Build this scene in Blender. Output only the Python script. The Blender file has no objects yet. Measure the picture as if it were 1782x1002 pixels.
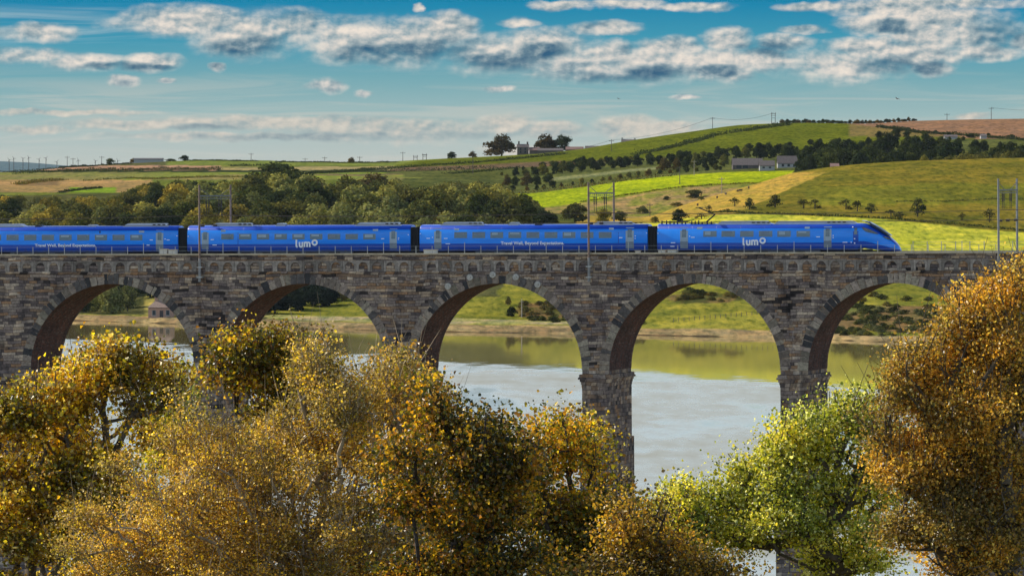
import bpy, math, random
import numpy as np
from mathutils import Vector, Matrix
sc = bpy.context.scene
COL = sc.collection
RN = random.Random(7)
NR = np.random.default_rng(11)

# ------------------------------------------------------------------ camera
F = 11000.0          # focal length in photo pixels (photo 1782 px wide)
HC = 46.0            # camera height above the river
HOR = 300.0          # photo row of the horizon
cam_d = bpy.data.cameras.new('camera'); cam = bpy.data.objects.new('camera', cam_d)
COL.objects.link(cam); sc.camera = cam
cam_d.sensor_width = 36.0; cam_d.lens = 36.0 * F / 1782
cam_d.shift_y = -(501 - HOR) / 1782
cam_d.clip_start = 1.0; cam_d.clip_end = 60000
cam.location = (0, 0, HC); cam.rotation_euler = (math.radians(90), 0, 0)

# ------------------------------------------------------------------ light
SUN_AZ = math.radians(62)      # to the left of the view direction
SUN_EL = math.radians(33)
sd = bpy.data.lights.new('sun', 'SUN'); sun = bpy.data.objects.new('sun', sd); COL.objects.link(sun)
sd.energy = 5.0; sd.angle = math.radians(0.5); sd.color = (1.0, 0.93, 0.80)
S_dir = Vector((-math.sin(SUN_AZ) * math.cos(SUN_EL), math.cos(SUN_AZ) * math.cos(SUN_EL), math.sin(SUN_EL)))
sun.rotation_euler = S_dir.to_track_quat('Z', 'Y').to_euler()
sc.view_settings.view_transform = 'Standard'
sc.view_settings.look = 'None'
sc.view_settings.exposure = 0.2
sc.view_settings.gamma = 1.0
sc.cycles.max_bounces = 8
sc.cycles.transparent_max_bounces = 6

def S(r, g, b):
    f = lambda c: (c / 255 / 12.92) if c <= 10 else ((c / 255 + .055) / 1.055) ** 2.4
    return (f(r), f(g), f(b))

class NT:
    """tiny node-tree helper"""
    def __init__(s, tree): s.t = tree; s.n = tree.nodes; s.l = tree.links
    def _in(s, node, i, v):
        if v is None: return
        if hasattr(v, 'is_output') or isinstance(v, bpy.types.NodeSocket): s.l.new(v, node.inputs[i])
        else:
            try: node.inputs[i].default_value = v
            except Exception: node.inputs[i].default_value = tuple(v) + (1.0,)
    def new(s, typ, ins=None, **kw):
        nd = s.n.new(typ)
        for k, v in kw.items(): setattr(nd, k, v)
        for k, v in (ins or {}).items(): s._in(nd, k, v)
        return nd
    def m(s, op, a, b=None, c=None, clamp=False):
        nd = s.n.new('ShaderNodeMath'); nd.operation = op; nd.use_clamp = clamp
        s._in(nd, 0, a); s._in(nd, 1, b); s._in(nd, 2, c); return nd.outputs[0]
    def vm(s, op, a, b=None, c=None):
        nd = s.n.new('ShaderNodeVectorMath'); nd.operation = op
        s._in(nd, 0, a); s._in(nd, 1, b)
        if c is not None: s._in(nd, 2, c)
        return nd.outputs['Value'] if op in ('DOT_PRODUCT', 'LENGTH') else nd.outputs[0]
    def xyz(s, x=0.0, y=0.0, z=0.0):
        nd = s.n.new('ShaderNodeCombineXYZ'); s._in(nd, 0, x); s._in(nd, 1, y); s._in(nd, 2, z); return nd.outputs[0]
    def sep(s, v):
        nd = s.n.new('ShaderNodeSeparateXYZ'); s._in(nd, 0, v); return nd.outputs
    def ss(s, x, lo, hi, a=0.0, b=1.0):
        nd = s.n.new('ShaderNodeMapRange'); nd.interpolation_type = 'SMOOTHSTEP'
        for i, v in enumerate((x, lo, hi, a, b)): s._in(nd, i, v)
        return nd.outputs[0]
    def noise(s, v, scale=1.0, detail=3.0, rough=.55, dim='3D', dist=0.0):
        nd = s.n.new('ShaderNodeTexNoise'); nd.noise_dimensions = dim
        s._in(nd, 'Vector', v); nd.inputs['Scale'].default_value = scale
        nd.inputs['Detail'].default_value = detail; nd.inputs['Roughness'].default_value = rough
        nd.inputs['Distortion'].default_value = dist
        return nd.outputs['Fac']
    def mix(s, f, a, b, mode='MIX'):
        nd = s.n.new('ShaderNodeMix'); nd.data_type = 'RGBA'; nd.blend_type = mode
        s._in(nd, 0, f); s._in(nd, 6, a); s._in(nd, 7, b); return nd.outputs[2]
    def ramp(s, f, stops, interp='LINEAR'):
        nd = s.n.new('ShaderNodeValToRGB'); cr = nd.color_ramp; cr.interpolation = interp
        while len(cr.elements) < len(stops): cr.elements.new(0.5)
        for e, (p, c) in zip(cr.elements, stops):
            e.position = p; e.color = tuple(c) + (1.0,)
        s._in(nd, 0, f); return nd.outputs[0]

# ------------------------------------------------------------------ sky
wd = bpy.data.worlds.new('World'); sc.world = wd; wd.use_nodes = True
nt = NT(wd.node_tree); nt.n.clear()
dirv = nt.new('ShaderNodeTexCoord').outputs['Generated']
dx, dy, dz = nt.sep(dirv)
ay = nt.m('MAXIMUM', nt.m('ABSOLUTE', dy), .02)
px = nt.m('ADD', nt.m('MULTIPLY', nt.m('DIVIDE', dx, ay), F), 891.0)
py = nt.m('SUBTRACT', 300.0, nt.m('MULTIPLY', nt.m('DIVIDE', dz, ay), F))
P = nt.xyz(px, py, 0.0)
warp = nt.new('ShaderNodeTexNoise'); warp.noise_dimensions = '2D'
nt.l.new(nt.vm('MULTIPLY', P, (1 / 60, 1 / 26, 0)), warp.inputs['Vector'])
warp.inputs['Scale'].default_value = 1; warp.inputs['Detail'].default_value = 5
Pw = nt.vm('ADD', P, nt.vm('MULTIPLY', nt.vm('SUBTRACT', warp.outputs['Color'], (.5, .5, .5)), (30, 16, 0)))
grad = nt.ramp(nt.m('DIVIDE', nt.m('SUBTRACT', 320.0, py), 4000.0, clamp=True), [
    (0.0, S(196, 200, 190)), (0.012, S(188, 198, 192)), (0.030, S(158, 188, 188)), (0.046, S(118, 172, 182)),
    (0.062, S(66, 156, 182)), (0.080, S(8, 134, 176)), (0.13, S(60, 150, 190)), (0.22, S(120, 170, 200)), (1.0, S(120, 160, 200))])
def blobs(lst, pt):
    out = None
    for cx, cy, rx, ry in lst:
        if rx > 30: rx *= 1.14; ry *= 1.2
        q = nt.vm('MULTIPLY', nt.vm('SUBTRACT', pt, (cx, cy, 0)), (1 / rx, 1 / ry, 0))
        mk = nt.m('SUBTRACT', 1.0, nt.vm('DOT_PRODUCT', q, q))
        out = mk if out is None else nt.m('MAXIMUM', out, mk)
    return out
CL = [(1560, 14, 120, 16), (1640, 34, 110, 26), (1720, 90, 60, 16), (1500, 84, 70, 18), (1590, 96, 90, 20), (1170, 84, 60, 16), (1400, 52, 40, 8), (1210, 12, 60, 7), (980, 10, 50, 7), (330, 38, 120, 24), (430, 58, 85, 34), (520, 50, 60, 26), (620, 66, 90, 34), (720, 76, 90, 36), (782, 56, 46, 26), (850, 92, 90, 30),
      (940, 88, 100, 32), (1010, 118, 90, 24), (1130, 112, 110, 30), (1060, 96, 60, 20), (1250, 110, 62, 26), (1268, 72, 40, 20), (1372, 76, 48, 16),
      (1340, 104, 80, 18), (1470, 112, 110, 26), (1525, 42, 58, 18), (1610, 60, 60, 26), (1700, 58, 80, 34), (1778, 74, 30, 20),
      (1620, 118, 36, 12), (50, 98, 70, 14), (140, 108, 66, 14), (262, 110, 44, 14), (60, 58, 60, 16), (215, 142, 26, 10),
      (292, 142, 18, 4), (380, 118, 16, 6), (573, 150, 32, 11), (636, 165, 18, 7), (905, 40, 34, 9), (1050, 50, 50, 11),
      (1195, 170, 28, 6), (868, 156, 26, 6), (1430, 12, 70, 8), (1680, 6, 110, 10), (730, 15, 12, 8), (1090, 6, 60, 8)]
LOW = [(480, 238, 300, 7), (270, 216, 190, 10), (520, 214, 240, 12), (700, 228, 200, 20), (880, 218, 60, 18), (950, 226, 60, 15), (1090, 221, 56, 20),
       (1170, 226, 60, 14), (1690, 203, 34, 7), (1330, 232, 90, 9), (900, 262, 60, 9), (120, 196, 160, 5), (60, 226, 80, 8)]
DARK = [(440, 82, 60, 15), (640, 92, 46, 14), (735, 92, 90, 15), (850, 108, 80, 15), (950, 92, 40, 12), (1050, 136, 70, 9), (1130, 128, 46, 10), (1330, 84, 40, 10),
        (1545, 118, 46, 12), (1610, 118, 34, 8), (1740, 62, 44, 22), (1550, 46, 26, 10), (600, 240, 180, 6), (790, 238, 90, 7), (360, 222, 50, 5), (200, 116, 40, 6), (285, 118, 16, 5), (1250, 122, 30, 8)]
def cloud_noise(pt):
    big_ = nt.noise(nt.vm('MULTIPLY', pt, (1 / 150, 1 / 66, 0)), 1, 4, .5, '2D')
    sm_ = nt.noise(nt.vm('MULTIPLY', pt, (1 / 34, 1 / 24, 0)), 1, 6, .55, '2D')
    return nt.m('ADD', nt.m('MULTIPLY', big_, .68), nt.m('MULTIPLY', sm_, .32))
n1 = cloud_noise(P)
n1b = cloud_noise(nt.vm('ADD', P, (-5, -7, 0)))
mm = nt.m('ADD', blobs(CL, Pw), nt.m('MULTIPLY', nt.m('SUBTRACT', n1, .5), 2.3))
dens = nt.ss(mm, -.55, 1.0)
dk = nt.m('ADD', blobs(DARK, Pw), nt.m('MULTIPLY', nt.m('SUBTRACT', n1, .5), 3.4))
dk = nt.ss(dk, -1.3, 1.15)
lit = nt.m('ADD', .68, nt.m('MULTIPLY', nt.m('SUBTRACT', n1, n1b), 3.0))
lit = nt.m('SUBTRACT', lit, nt.m('MULTIPLY', dk, .44), clamp=True)
ccol = nt.ramp(lit, [(0.0, S(44, 92, 126)), (.28, S(104, 134, 150)), (.55, S(166, 180, 184)), (.8, S(222, 216, 208)), (1.0, S(244, 232, 218))])
lm = nt.m('ADD', blobs(LOW, Pw), nt.m('MULTIPLY', nt.m('SUBTRACT', n1, .5), 1.7))
ldens = nt.m('MULTIPLY', nt.ss(lm, -.35, 1.0), .82)
llit = nt.m('SUBTRACT', nt.m('ADD', .62, nt.m('MULTIPLY', nt.m('SUBTRACT', n1, n1b), 3.2)), nt.m('MULTIPLY', dk, .4), clamp=True)
lcol = nt.ramp(llit, [(0.0, S(120, 140, 150)), (.4, S(172, 180, 178)), (.7, S(214, 204, 190)), (1.0, S(236, 222, 204))])
wis = nt.noise(nt.vm('MULTIPLY', P, (1 / 420, 1 / 26, 0)), 1, 5, .6, '2D', .6)
wband = nt.m('MULTIPLY', nt.ss(py, 95.0, 190.0), nt.ss(wis, .42, .72))
skyc = nt.mix(nt.m('MULTIPLY', wband, .42), grad, S(214, 208, 196))
wl = nt.m('MULTIPLY', nt.m('MULTIPLY', nt.ss(px, 560.0, 120.0), nt.ss(nt.m('ABSOLUTE', nt.m('SUBTRACT', py, 46.0)), 44.0, 8.0)), nt.ss(wis, .35, .62))
skyc = nt.mix(nt.m('MULTIPLY', wl, .6), skyc, S(190, 208, 212))
skyc = nt.mix(ldens, skyc, lcol)
skyc = nt.mix(dens, skyc, ccol)
# added bright cloud, unseen above the frame, brightens the river and shaded faces
hn = nt.noise(nt.vm('MULTIPLY', P, (1 / 1500, 1 / 420, 0)), 1, 5, .55, '2D')
hi = nt.m('MULTIPLY', nt.ss(py, -60.0, -420.0), nt.ss(hn, .25, .62))
skyc = nt.mix(hi, skyc, (1.2, 1.5, 1.78))
nish = nt.new('ShaderNodeTexSky', sky_type='NISHITA', sun_disc=False)
nish.sun_elevation = SUN_EL; nish.sun_rotation = -SUN_AZ
el = nt.m('ARCSINE', dz)
fz = nt.ss(el, math.radians(14), math.radians(34))
nsk = nt.vm('SCALE', nish.outputs[0], None); nsk.node.inputs['Scale'].default_value = 0.15
allc = nt.mix(fz, skyc, nsk)
bg = nt.new('ShaderNodeBackground', {'Color': allc, 'Strength': 0.82})
nt.l.new(bg.outputs[0], nt.new('ShaderNodeOutputWorld').inputs[0])

# ------------------------------------------------------------------ helpers
def W(u, v, d): return Vector(((u - 891) / F * d, d, HC + (HOR - v) / F * d))
def pu(x, y): return 891 + F * x / y
def tag(o, label=None, cat=None, group=None, kind=None):
    if label: o['label'] = label
    if cat: o['category'] = cat
    if group: o['group'] = group
    if kind: o['kind'] = kind
    return o
def empty(name, loc=(0, 0, 0), rot=(0, 0, 0)):
    o = bpy.data.objects.new(name, None); COL.objects.link(o); o.location = loc; o.rotation_euler = rot
    o.empty_display_size = .5
    return o
def link(name, me, parent=None, loc=None, rot=None, scale=None):
    o = bpy.data.objects.new(name, me); COL.objects.link(o)
    if parent is not None: o.parent = parent
    if loc is not None: o.location = loc
    if rot is not None: o.rotation_euler = rot
    if scale is not None: o.scale = scale
    return o
class MB:
    def __init__(s): s.v = []; s.f = []; s.mi = []; s.c = []; s.uv = []
    def face(s, pts, mi=0, c=None, uv=None):
        n = len(s.v); s.v += [tuple(p) for p in pts]; s.f.append(tuple(range(n, n + len(pts)))); s.mi.append(mi)
        s.c.append(c or (1, 1, 1)); s.uv.append(uv)
    def box(s, x0, x1, y0, y1, z0, z1, mi=0, c=None):
        p = [(x, y, z) for x in (x0, x1) for y in (y0, y1) for z in (z0, z1)]
        for q in ((0, 1, 3, 2), (4, 6, 7, 5), (0, 4, 5, 1), (2, 3, 7, 6), (0, 2, 6, 4), (1, 5, 7, 3)):
            s.face([p[i] for i in q], mi, c)
    def prism(s, poly, y0, y1, mi=0, c=None):        # polygon in (x,z), extruded along y
        a = [(x, y0, z) for x, z in poly]; b = [(x, y1, z) for x, z in poly]
        s.face(a[::-1], mi, c); s.face(b, mi, c)
        for i in range(len(poly)):
            j = (i + 1) % len(poly); s.face([a[i], a[j], b[j], b[i]], mi, c)
    def tube(s, a, b, r0, r1=None, n=6, mi=0, c=None, cap=True):
        a = Vector(a); b = Vector(b); r1 = r0 if r1 is None else r1
        d = (b - a).normalized(); u = d.orthogonal().normalized(); w = d.cross(u)
        A = [a + (u * math.cos(t) + w * math.sin(t)) * r0 for t in [2 * math.pi * k / n for k in range(n)]]
        B = [b + (u * math.cos(t) + w * math.sin(t)) * r1 for t in [2 * math.pi * k / n for k in range(n)]]
        for k in range(n):
            j = (k + 1) % n; s.face([A[k], A[j], B[j], B[k]], mi, c)
        if cap: s.face(A[::-1], mi, c); s.face(B, mi, c)
    def mesh(s, name, mats, smooth=False, merge=False):
        me = bpy.data.meshes.new(name); me.from_pydata(s.v, [], s.f)
        for m in mats: me.materials.append(m)
        me.polygons.foreach_set('material_index', s.mi)
        ca = me.attributes.new('col', 'FLOAT_COLOR', 'CORNER'); dat = []
        for f, c in zip(s.f, s.c):
            dat += list((c[0], c[1], c[2], 1.0)) * len(f)
        ca.data.foreach_set('color', dat)
        if any(u is not None for u in s.uv):
            ul = me.uv_layers.new(name='UVMap'); q = []
            for f, u in zip(s.f, s.uv):
                q += [x for p in (u or [(0, 0)] * len(f)) for x in p]
            ul.data.foreach_set('uv', q)
        if merge:
            import bmesh
            bm = bmesh.new(); bm.from_mesh(me); bmesh.ops.remove_doubles(bm, verts=bm.verts, dist=1e-4)
            bmesh.ops.recalc_face_normals(bm, faces=bm.faces); bm.to_mesh(me); bm.free()
        if smooth: me.polygons.foreach_set('use_smooth', [True] * len(me.polygons))
        me.update(); return me
    def obj(s, name, mats, parent=None, **kw):
        if not isinstance(mats, (list, tuple)): mats = [mats]
        sm = kw.pop('smooth', False); mg = kw.pop('merge', False)
        return link(name, s.mesh(name, mats, sm, mg), parent, **kw)

def quad_mesh(name, verts, faces4, cols, mat, extra=None):
    """numpy mesh: verts (n,3), faces (m,4), cols (m,3)"""
    me = bpy.data.meshes.new(name); nv = len(verts); nf = len(faces4)
    me.vertices.add(nv); me.vertices.foreach_set('co', np.asarray(verts, np.float32).ravel())
    me.loops.add(nf * 4); me.loops.foreach_set('vertex_index', np.asarray(faces4, np.int32).ravel())
    me.polygons.add(nf); me.polygons.foreach_set('loop_start', np.arange(0, nf * 4, 4, dtype=np.int32))
    me.polygons.foreach_set('loop_total', np.full(nf, 4, np.int32))
    me.update(calc_edges=True)
    ca = me.attributes.new('col', 'FLOAT_COLOR', 'CORNER')
    c = np.ones((nf, 4, 4), np.float32); c[:, :, :3] = np.asarray(cols)[:, None, :]
    ca.data.foreach_set('color', c.ravel())
    me.materials.append(mat); me.validate(); return me

def mat(name, col, rough=.7, metal=0.0, spec=.5, noise=0.0, nscale=3.0, bump=0.0, coat=0.0):
    m = bpy.data.materials.new(name); m.use_nodes = True; t = NT(m.node_tree)
    b = t.n['Principled BSDF']; b.inputs['Roughness'].default_value = rough; b.inputs['Metallic'].default_value = metal
    b.inputs['Specular IOR Level'].default_value = spec; b.inputs['Coat Weight'].default_value = coat
    b.inputs['Coat Roughness'].default_value = .06
    if noise or bump:
        co = t.new('ShaderNodeTexCoord').outputs['Object']; nz = t.noise(co, nscale, 4, .6)
        c = t.mix(1.0, col, t.ramp(nz, [(.3, (1 - noise,) * 3), (.7, (1 + noise,) * 3)]), 'MULTIPLY')
        t.l.new(c, b.inputs['Base Color'])
        if bump:
            bp = t.new('ShaderNodeBump', {'Height': nz, 'Strength': bump, 'Distance': .05}); t.l.new(bp.outputs[0], b.inputs['Normal'])
    else: b.inputs['Base Color'].default_value = tuple(col) + (1,)
    return m
def attr_mat(name, rough=.8, trans=0.0, objrand=0.0, nscale=None, nz_amt=.3, spec=.3):
    """base colour from the 'col' attribute, optional translucency for leaves"""
    m = bpy.data.materials.new(name); m.use_nodes = True; t = NT(m.node_tree)
    b = t.n['Principled BSDF']; b.inputs['Roughness'].default_value = rough; b.inputs['Specular IOR Level'].default_value = spec
    a = t.new('ShaderNodeAttribute', attribute_name='col').outputs['Color']
    c = a
    if objrand:
        r = t.new('ShaderNodeObjectInfo').outputs['Random']
        c = t.mix(1.0, c, t.ramp(r, [(0, (1 - objrand, 1 - objrand, 1 - objrand * .8)), (.5, (1, 1, 1)), (1, (1 + objrand * 1.3, 1 + objrand * .9, 1 - objrand * .2))]), 'MULTIPLY')
    if nscale:
        nz = t.noise(t.new('ShaderNodeTexCoord').outputs['Object'], nscale, 4, .6)
        c = t.mix(1.0, c, t.ramp(nz, [(.25, (1 - nz_amt,) * 3), (.75, (1 + nz_amt,) * 3)]), 'MULTIPLY')
    t.l.new(c, b.inputs['Base Color'])
    if trans:
        tr = t.new('ShaderNodeBsdfTranslucent', {'Color': t.mix(1.0, c, (1.15, 1.1, .6), 'MULTIPLY')})
        mx = t.new('ShaderNodeMixShader', {0: trans, 1: b.outputs[0], 2: tr.outputs[0]})
        t.l.new(mx.outputs[0], t.n['Material Output'].inputs[0])
    return m
M_leaf_far = attr_mat('far foliage', .95, .18, .38, spec=0.0)
M_leaf = attr_mat('leaf', .36, .55, 0, spec=.6)
M_bark = mat('bark', (.10, .075, .05), .9, noise=.4, nscale=4)
M_twig = mat('pale twig bark', (.30, .23, .15), .85, noise=.4, nscale=2)
M_bark_dark = mat('dark bark', (.045, .035, .028), .9, noise=.4, nscale=4)

# ------------------------------------------------------------------ terrain beyond the river
U = np.array([-500, 0, 200, 400, 600, 800, 900, 1000, 1100, 1200, 1300, 1400, 1500, 1600, 1782, 2300.])
WLv = np.array([556, 556, 560, 568, 574, 578, 579.5, 581, 583, 585, 587, 589, 594, 597, 600, 604.])
WLd = HC * F / (WLv - HOR)
# rows: (name, distance array or offset from the waterline, photo rows)
LAY = [
 (WLd - 60, None, -2.0), (WLd, None, 0.0), (WLd + 9, None, 1.1),
 (WLd + 90, [535, 535, 538, 540, 545, 545, 548, 548, 550, 545, 545, 550, 552, 552, 552, 552], None),
 (WLd + 200, [488, 488, 490, 492, 500, 497, 495, 495, 495, 494, 494, 496, 498, 500, 500, 500], None),
 (WLd + 320, [440, 440, 440, 440, 442, 442, 441, 440, 439, 438, 437, 436, 436, 436, 437, 438], None),
 (WLd + 430, [400, 400, 400, 400, 402, 402, 398, 394, 388, 378, 371, 374, 379, 386, 402, 425], None),
 (WLd + 620, [372, 372, 370, 370, 374, 382, 384, 385, 384, 366, 344, 326, 318, 318, 324, 330], None),
 (WLd + 840, [350, 350, 346, 345, 350, 365, 372, 376, 381, 354, 325, 297, 286, 280, 275, 272], None),
 (WLd + 980, [342, 342, 338, 338, 341, 354, 368, 371, 378, 366, 350, 328, 318, 312, 306, 300], None),
 (WLd + 1130, [331, 331, 328, 325, 328, 342, 364, 354, 338, 325, 320, 318, 310, 305, 300, 296], None),
 (WLd + 1330, [322, 322, 318, 306, 311, 320, 337, 326, 312, 303, 298, 296, 290, 285, 280, 276], None),
 (WLd + 1650, [309, 309, 303, 298, 298, 295, 291, 287, 277, 268, 262, 262, 252, 245, 240, 236], None),
 (WLd + 2250, [303, 299.5, 285, 278.5, 283, 275, 270, 261, 244.5, 230, 217.5, 214.5, 216, 211, 207.5, 204], None),
]
NU = 420; ug = np.linspace(-420, 2200, NU)
def smooth_interp(x, xs, ys):
    # monotone cubic (PCHIP-like) interpolation
    xs = np.asarray(xs, float); ys = np.asarray(ys, float); h = np.diff(xs); d = np.diff(ys) / h
    m = np.zeros(len(xs)); m[0] = d[0]; m[-1] = d[-1]
    for i in range(1, len(xs) - 1):
        m[i] = 0 if d[i - 1] * d[i] <= 0 else 2 * d[i - 1] * d[i] / (d[i - 1] + d[i])
    i = np.clip(np.searchsorted(xs, x) - 1, 0, len(xs) - 2); t = (x - xs[i]) / h[i]
    return ((2 * t**3 - 3 * t**2 + 1) * ys[i] + (t**3 - 2 * t**2 + t) * h[i] * m[i] + (-2 * t**3 + 3 * t**2) * ys[i + 1] + (t**3 - t**2) * h[i] * m[i + 1])
Ld = []; Lz = []
for dd, vv, zz in LAY:
    d = smooth_interp(ug, U, dd)
    z = np.full(NU, zz) if vv is None else HC - (smooth_interp(ug, U, vv) - HOR) * d / F
    Ld.append(d); Lz.append(z)
# wavy shoreline detail
Ld.append(Ld[-1] + 250); Lz.append(Lz[-1] - 3)
Ld.append(Ld[-1] + 700); Lz.append(Lz[-1] - 14)
Ld = np.array(Ld); Lz = np.array(Lz); NL = len(Ld)
SUB = 16; rows = np.linspace(0, NL - 1, (NL - 1) * SUB + 1)
lay_x = np.arange(NL)
GD = np.empty((len(rows), NU)); GZ = np.empty_like(GD)
for j in range(NU):
    GD[:, j] = np.interp(rows, lay_x, Ld[:, j])
    GZ[:, j] = smooth_interp(GD[:, j], Ld[:, j], Lz[:, j])
def vnoise(x, y, seed=0):
    """value noise, numpy"""
    r = np.random.default_rng(seed).random((256, 256))
    xi = np.floor(x).astype(int); yi = np.floor(y).astype(int); fx = x - xi; fy = y - yi
    fx = fx * fx * (3 - 2 * fx); fy = fy * fy * (3 - 2 * fy)
    g = lambda a, b: r[a % 256, b % 256]
    return (g(xi, yi) * (1 - fx) + g(xi + 1, yi) * fx) * (1 - fy) + (g(xi, yi + 1) * (1 - fx) + g(xi + 1, yi + 1) * fx) * fy
def fbm(x, y, seed=0, o=4):
    s = 0; a = .5
    for k in range(o): s = s + a * vnoise(x * 2**k, y * 2**k, seed + k); a *= .5
    return s / (1 - .5**o)
GX = (ug[None, :] - 891) / F * GD
GR = np.repeat(rows[:, None], NU, 1)
land = np.clip((GR - 1.2) / 1.5, 0, 1)
GZ = GZ + (fbm(GX / 40, GD / 60, 3) - .5) * 1.2 * land * np.clip((13 - GR) / 1.5, 0, 1)
GZ = GZ + (fbm(GX / 9, GD / 6, 5) - .5) * .9 * ((GR > .6) & (GR < 2.6))
def ground(u, d):
    j = np.clip((u - ug[0]) / (ug[1] - ug[0]), 0, NU - 1.001); i = int(j); t = j - i
    dc = GD[:, i] * (1 - t) + GD[:, i + 1] * t; zc = GZ[:, i] * (1 - t) + GZ[:, i + 1] * t
    return float(np.interp(d, dc, zc))
def lay_d(u, L):
    j = np.clip((u - ug[0]) / (ug[1] - ug[0]), 0, NU - 1.001); i = int(j); t = j - i
    dc = GD[:, i] * (1 - t) + GD[:, i + 1] * t
    return float(np.interp(L, rows, dc))
def hit(u, v, L0=1.0, L1=13.0):
    """first visible ground point on the photo ray (u,v) between terrain rows L0 and L1"""
    d = np.linspace(lay_d(u, L0), lay_d(u, L1), 400)
    j = np.clip((u - ug[0]) / (ug[1] - ug[0]), 0, NU - 1.001); i = int(j); t = j - i
    dc = GD[:, i] * (1 - t) + GD[:, i + 1] * t; zc = GZ[:, i] * (1 - t) + GZ[:, i + 1] * t
    z = np.interp(d, dc, zc); vv = HOR + (HC - z) * F / d
    k = np.nonzero(vv <= v)[0]
    k = k[0] if len(k) else int(np.argmin(vv))
    return Vector(((u - 891) / F * d[k], d[k], z[k]))

GV = HOR + (HC - GZ) * F / GD
GU = np.repeat(ug[None, :], len(rows), 0)
def lerp(a, b, t): return np.asarray(a) * (1 - t[..., None]) + np.asarray(b) * t[..., None]
C = np.zeros(GD.shape + (3,)); C[:] = (.075, .085, .02)
nA = fbm(GX / 30, GD / 45, 21); nB = fbm(GX / 7, GD / 12, 31); nC = fbm(GX / 90, GD / 140, 41)
def paint(mask, col, col2=None, nz=nA, sharp=4.0):
    c = np.asarray(col, float)
    if col2 is None: C[mask] = c
    else:
        t = np.clip((nz - .5) * sharp + .5, 0, 1); C[mask] = lerp(c, np.asarray(col2, float), t)[mask]
grassA = (.20, .235, .022); grassB = (.12, .155, .02)
paint(GR < 1.15, (.10, .07, .04)); 
paint((GR >= 1.15) & (GR < 2.35), (.24, .22, .035), (.15, .15, .02), nA)
paint((GR >= 1.15) & (GR < 2.12 + .25 * (GU < 1010) * nC), (.34, .25, .12), (.20, .14, .07), nB)
paint((GR >= 2.35) & (GR < 5.0), (.26, .235, .035), (.15, .15, .022), nA * .6 + nB * .4, 5)
# fields under and beyond the right half of the bridge
paint((GR >= 2.3) & (GR < 2.65) & (GU > 420) & (GU < 1010), (.34, .27, .15), (.25, .24, .08), nB)
paint((GR >= 5.0) & (GR < 6.0) & (GU > 1000), (.50, .46, .05), (.31, .32, .03), nB, 3)
paint((GR >= 6.0) & (GR < 9.0) & (GU > 1000), (.19, .148, .020), (.11, .105, .014), nA * .5 + nB * .5, 6)
m = (GR >= 6.0) & (GR < 8.6) & (GU > 1000) & (GV > 300) & (GU < 1250 + (385 - GV) * 2.2)
paint(m, (.40, .25, .05), (.30, .22, .035), nB, 3)
m = (GR >= 6.0) & (GR < 8.2) & (GU > 1400) & (GV > 322 + (nC - .5) * 30) & (GV < 358 + (nC - .5) * 40)
paint(m, (.17, .165, .018), (.13, .125, .016), nA, 4)
paint((GR >= 8.6) & (GR < 10.0) & (GU > 900), (.30, .20, .08), (.16, .165, .03), nB, 5)
paint((GR >= 10.0) & (GR < 11.0) & (GU > 860), (.31, .36, .008), (.22, .27, .010), nC, 3)
paint((GR >= 11.0) & (GR < 12.0) & (GU > 640), (.10, .11, .03), (.07, .08, .02), nA)
paint((GR >= 11.35) & (GR < 11.47) & (GU > 960) & (GU < 1150), (.17, .18, .08))
paint((GR >= 12.0) & (GU > 640), (.115, .13, .010), (.085, .10, .008), nC, 3)
paint((GR >= 12.0) & (GU > 640) & (GU < 1110) & (GV > 284 - (GU - 640) * .01) & (GR < 12.25), (.13, .085, .05))
paint((GR >= 12.0) & (GU > 1480 + (222 - GV) * -6) & (GV < 222 + (GU - 1530) * .12), (.26, .145, .085), (.21, .115, .065), nB, 3)
paint((GR >= 12.05) & (GU > 1480) & (GV >= 222 + (GU - 1530) * .12) & (GV < 238), (.16, .12, .04))
# fields on the left
GJ = GU + (fbm(GX / 25 + 9, GD / 90 + 9, 61) - .5) * 260
L = (GJ < 700) & (GR >= 6.5)
paint(L, (.13, .15, .03), (.10, .12, .02), nA)
paint(L & (GV < 335) & (GV > 313) & (GU < 265), (.36, .22, .09), (.27, .18, .07), nC)
paint(L & (GV < 323) & (GV > 314) & (GU > 35) & (GU < 100), (.20, .13, .06))
paint(L & (GV <= 313) & (GV > 300), (.16, .20, .03), (.20, .17, .06), nC, 3)
paint(L & (GV <= 300) & (GV > 296.5), (.03, .04, .015))
paint(L & (GV <= 296.5) & (GV > 288) & (GU < 385), (.36, .21, .13), (.31, .18, .11), nA)
paint(L & (GV <= 296.5) & (GV > 290) & (GU >= 385), (.32, .25, .11), (.15, .15, .04), nC, 5)
paint(L & (GV <= 288) & (GU > 290), (.16, .19, .04), (.13, .16, .03), nC)
paint(L & (GV <= 288) & (GU <= 290), (.09, .09, .03))
paint(L & (GV <= 335) & (GV > 326) & (GU > 120) & (GU < 200), (.16, .24, .02))
paint((GU > 480) & (GU < 700) & (GV < 313) & (GV > 303) & (GR > 8), (.16, .12, .06), (.20, .24, .03), nC, 5)
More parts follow.
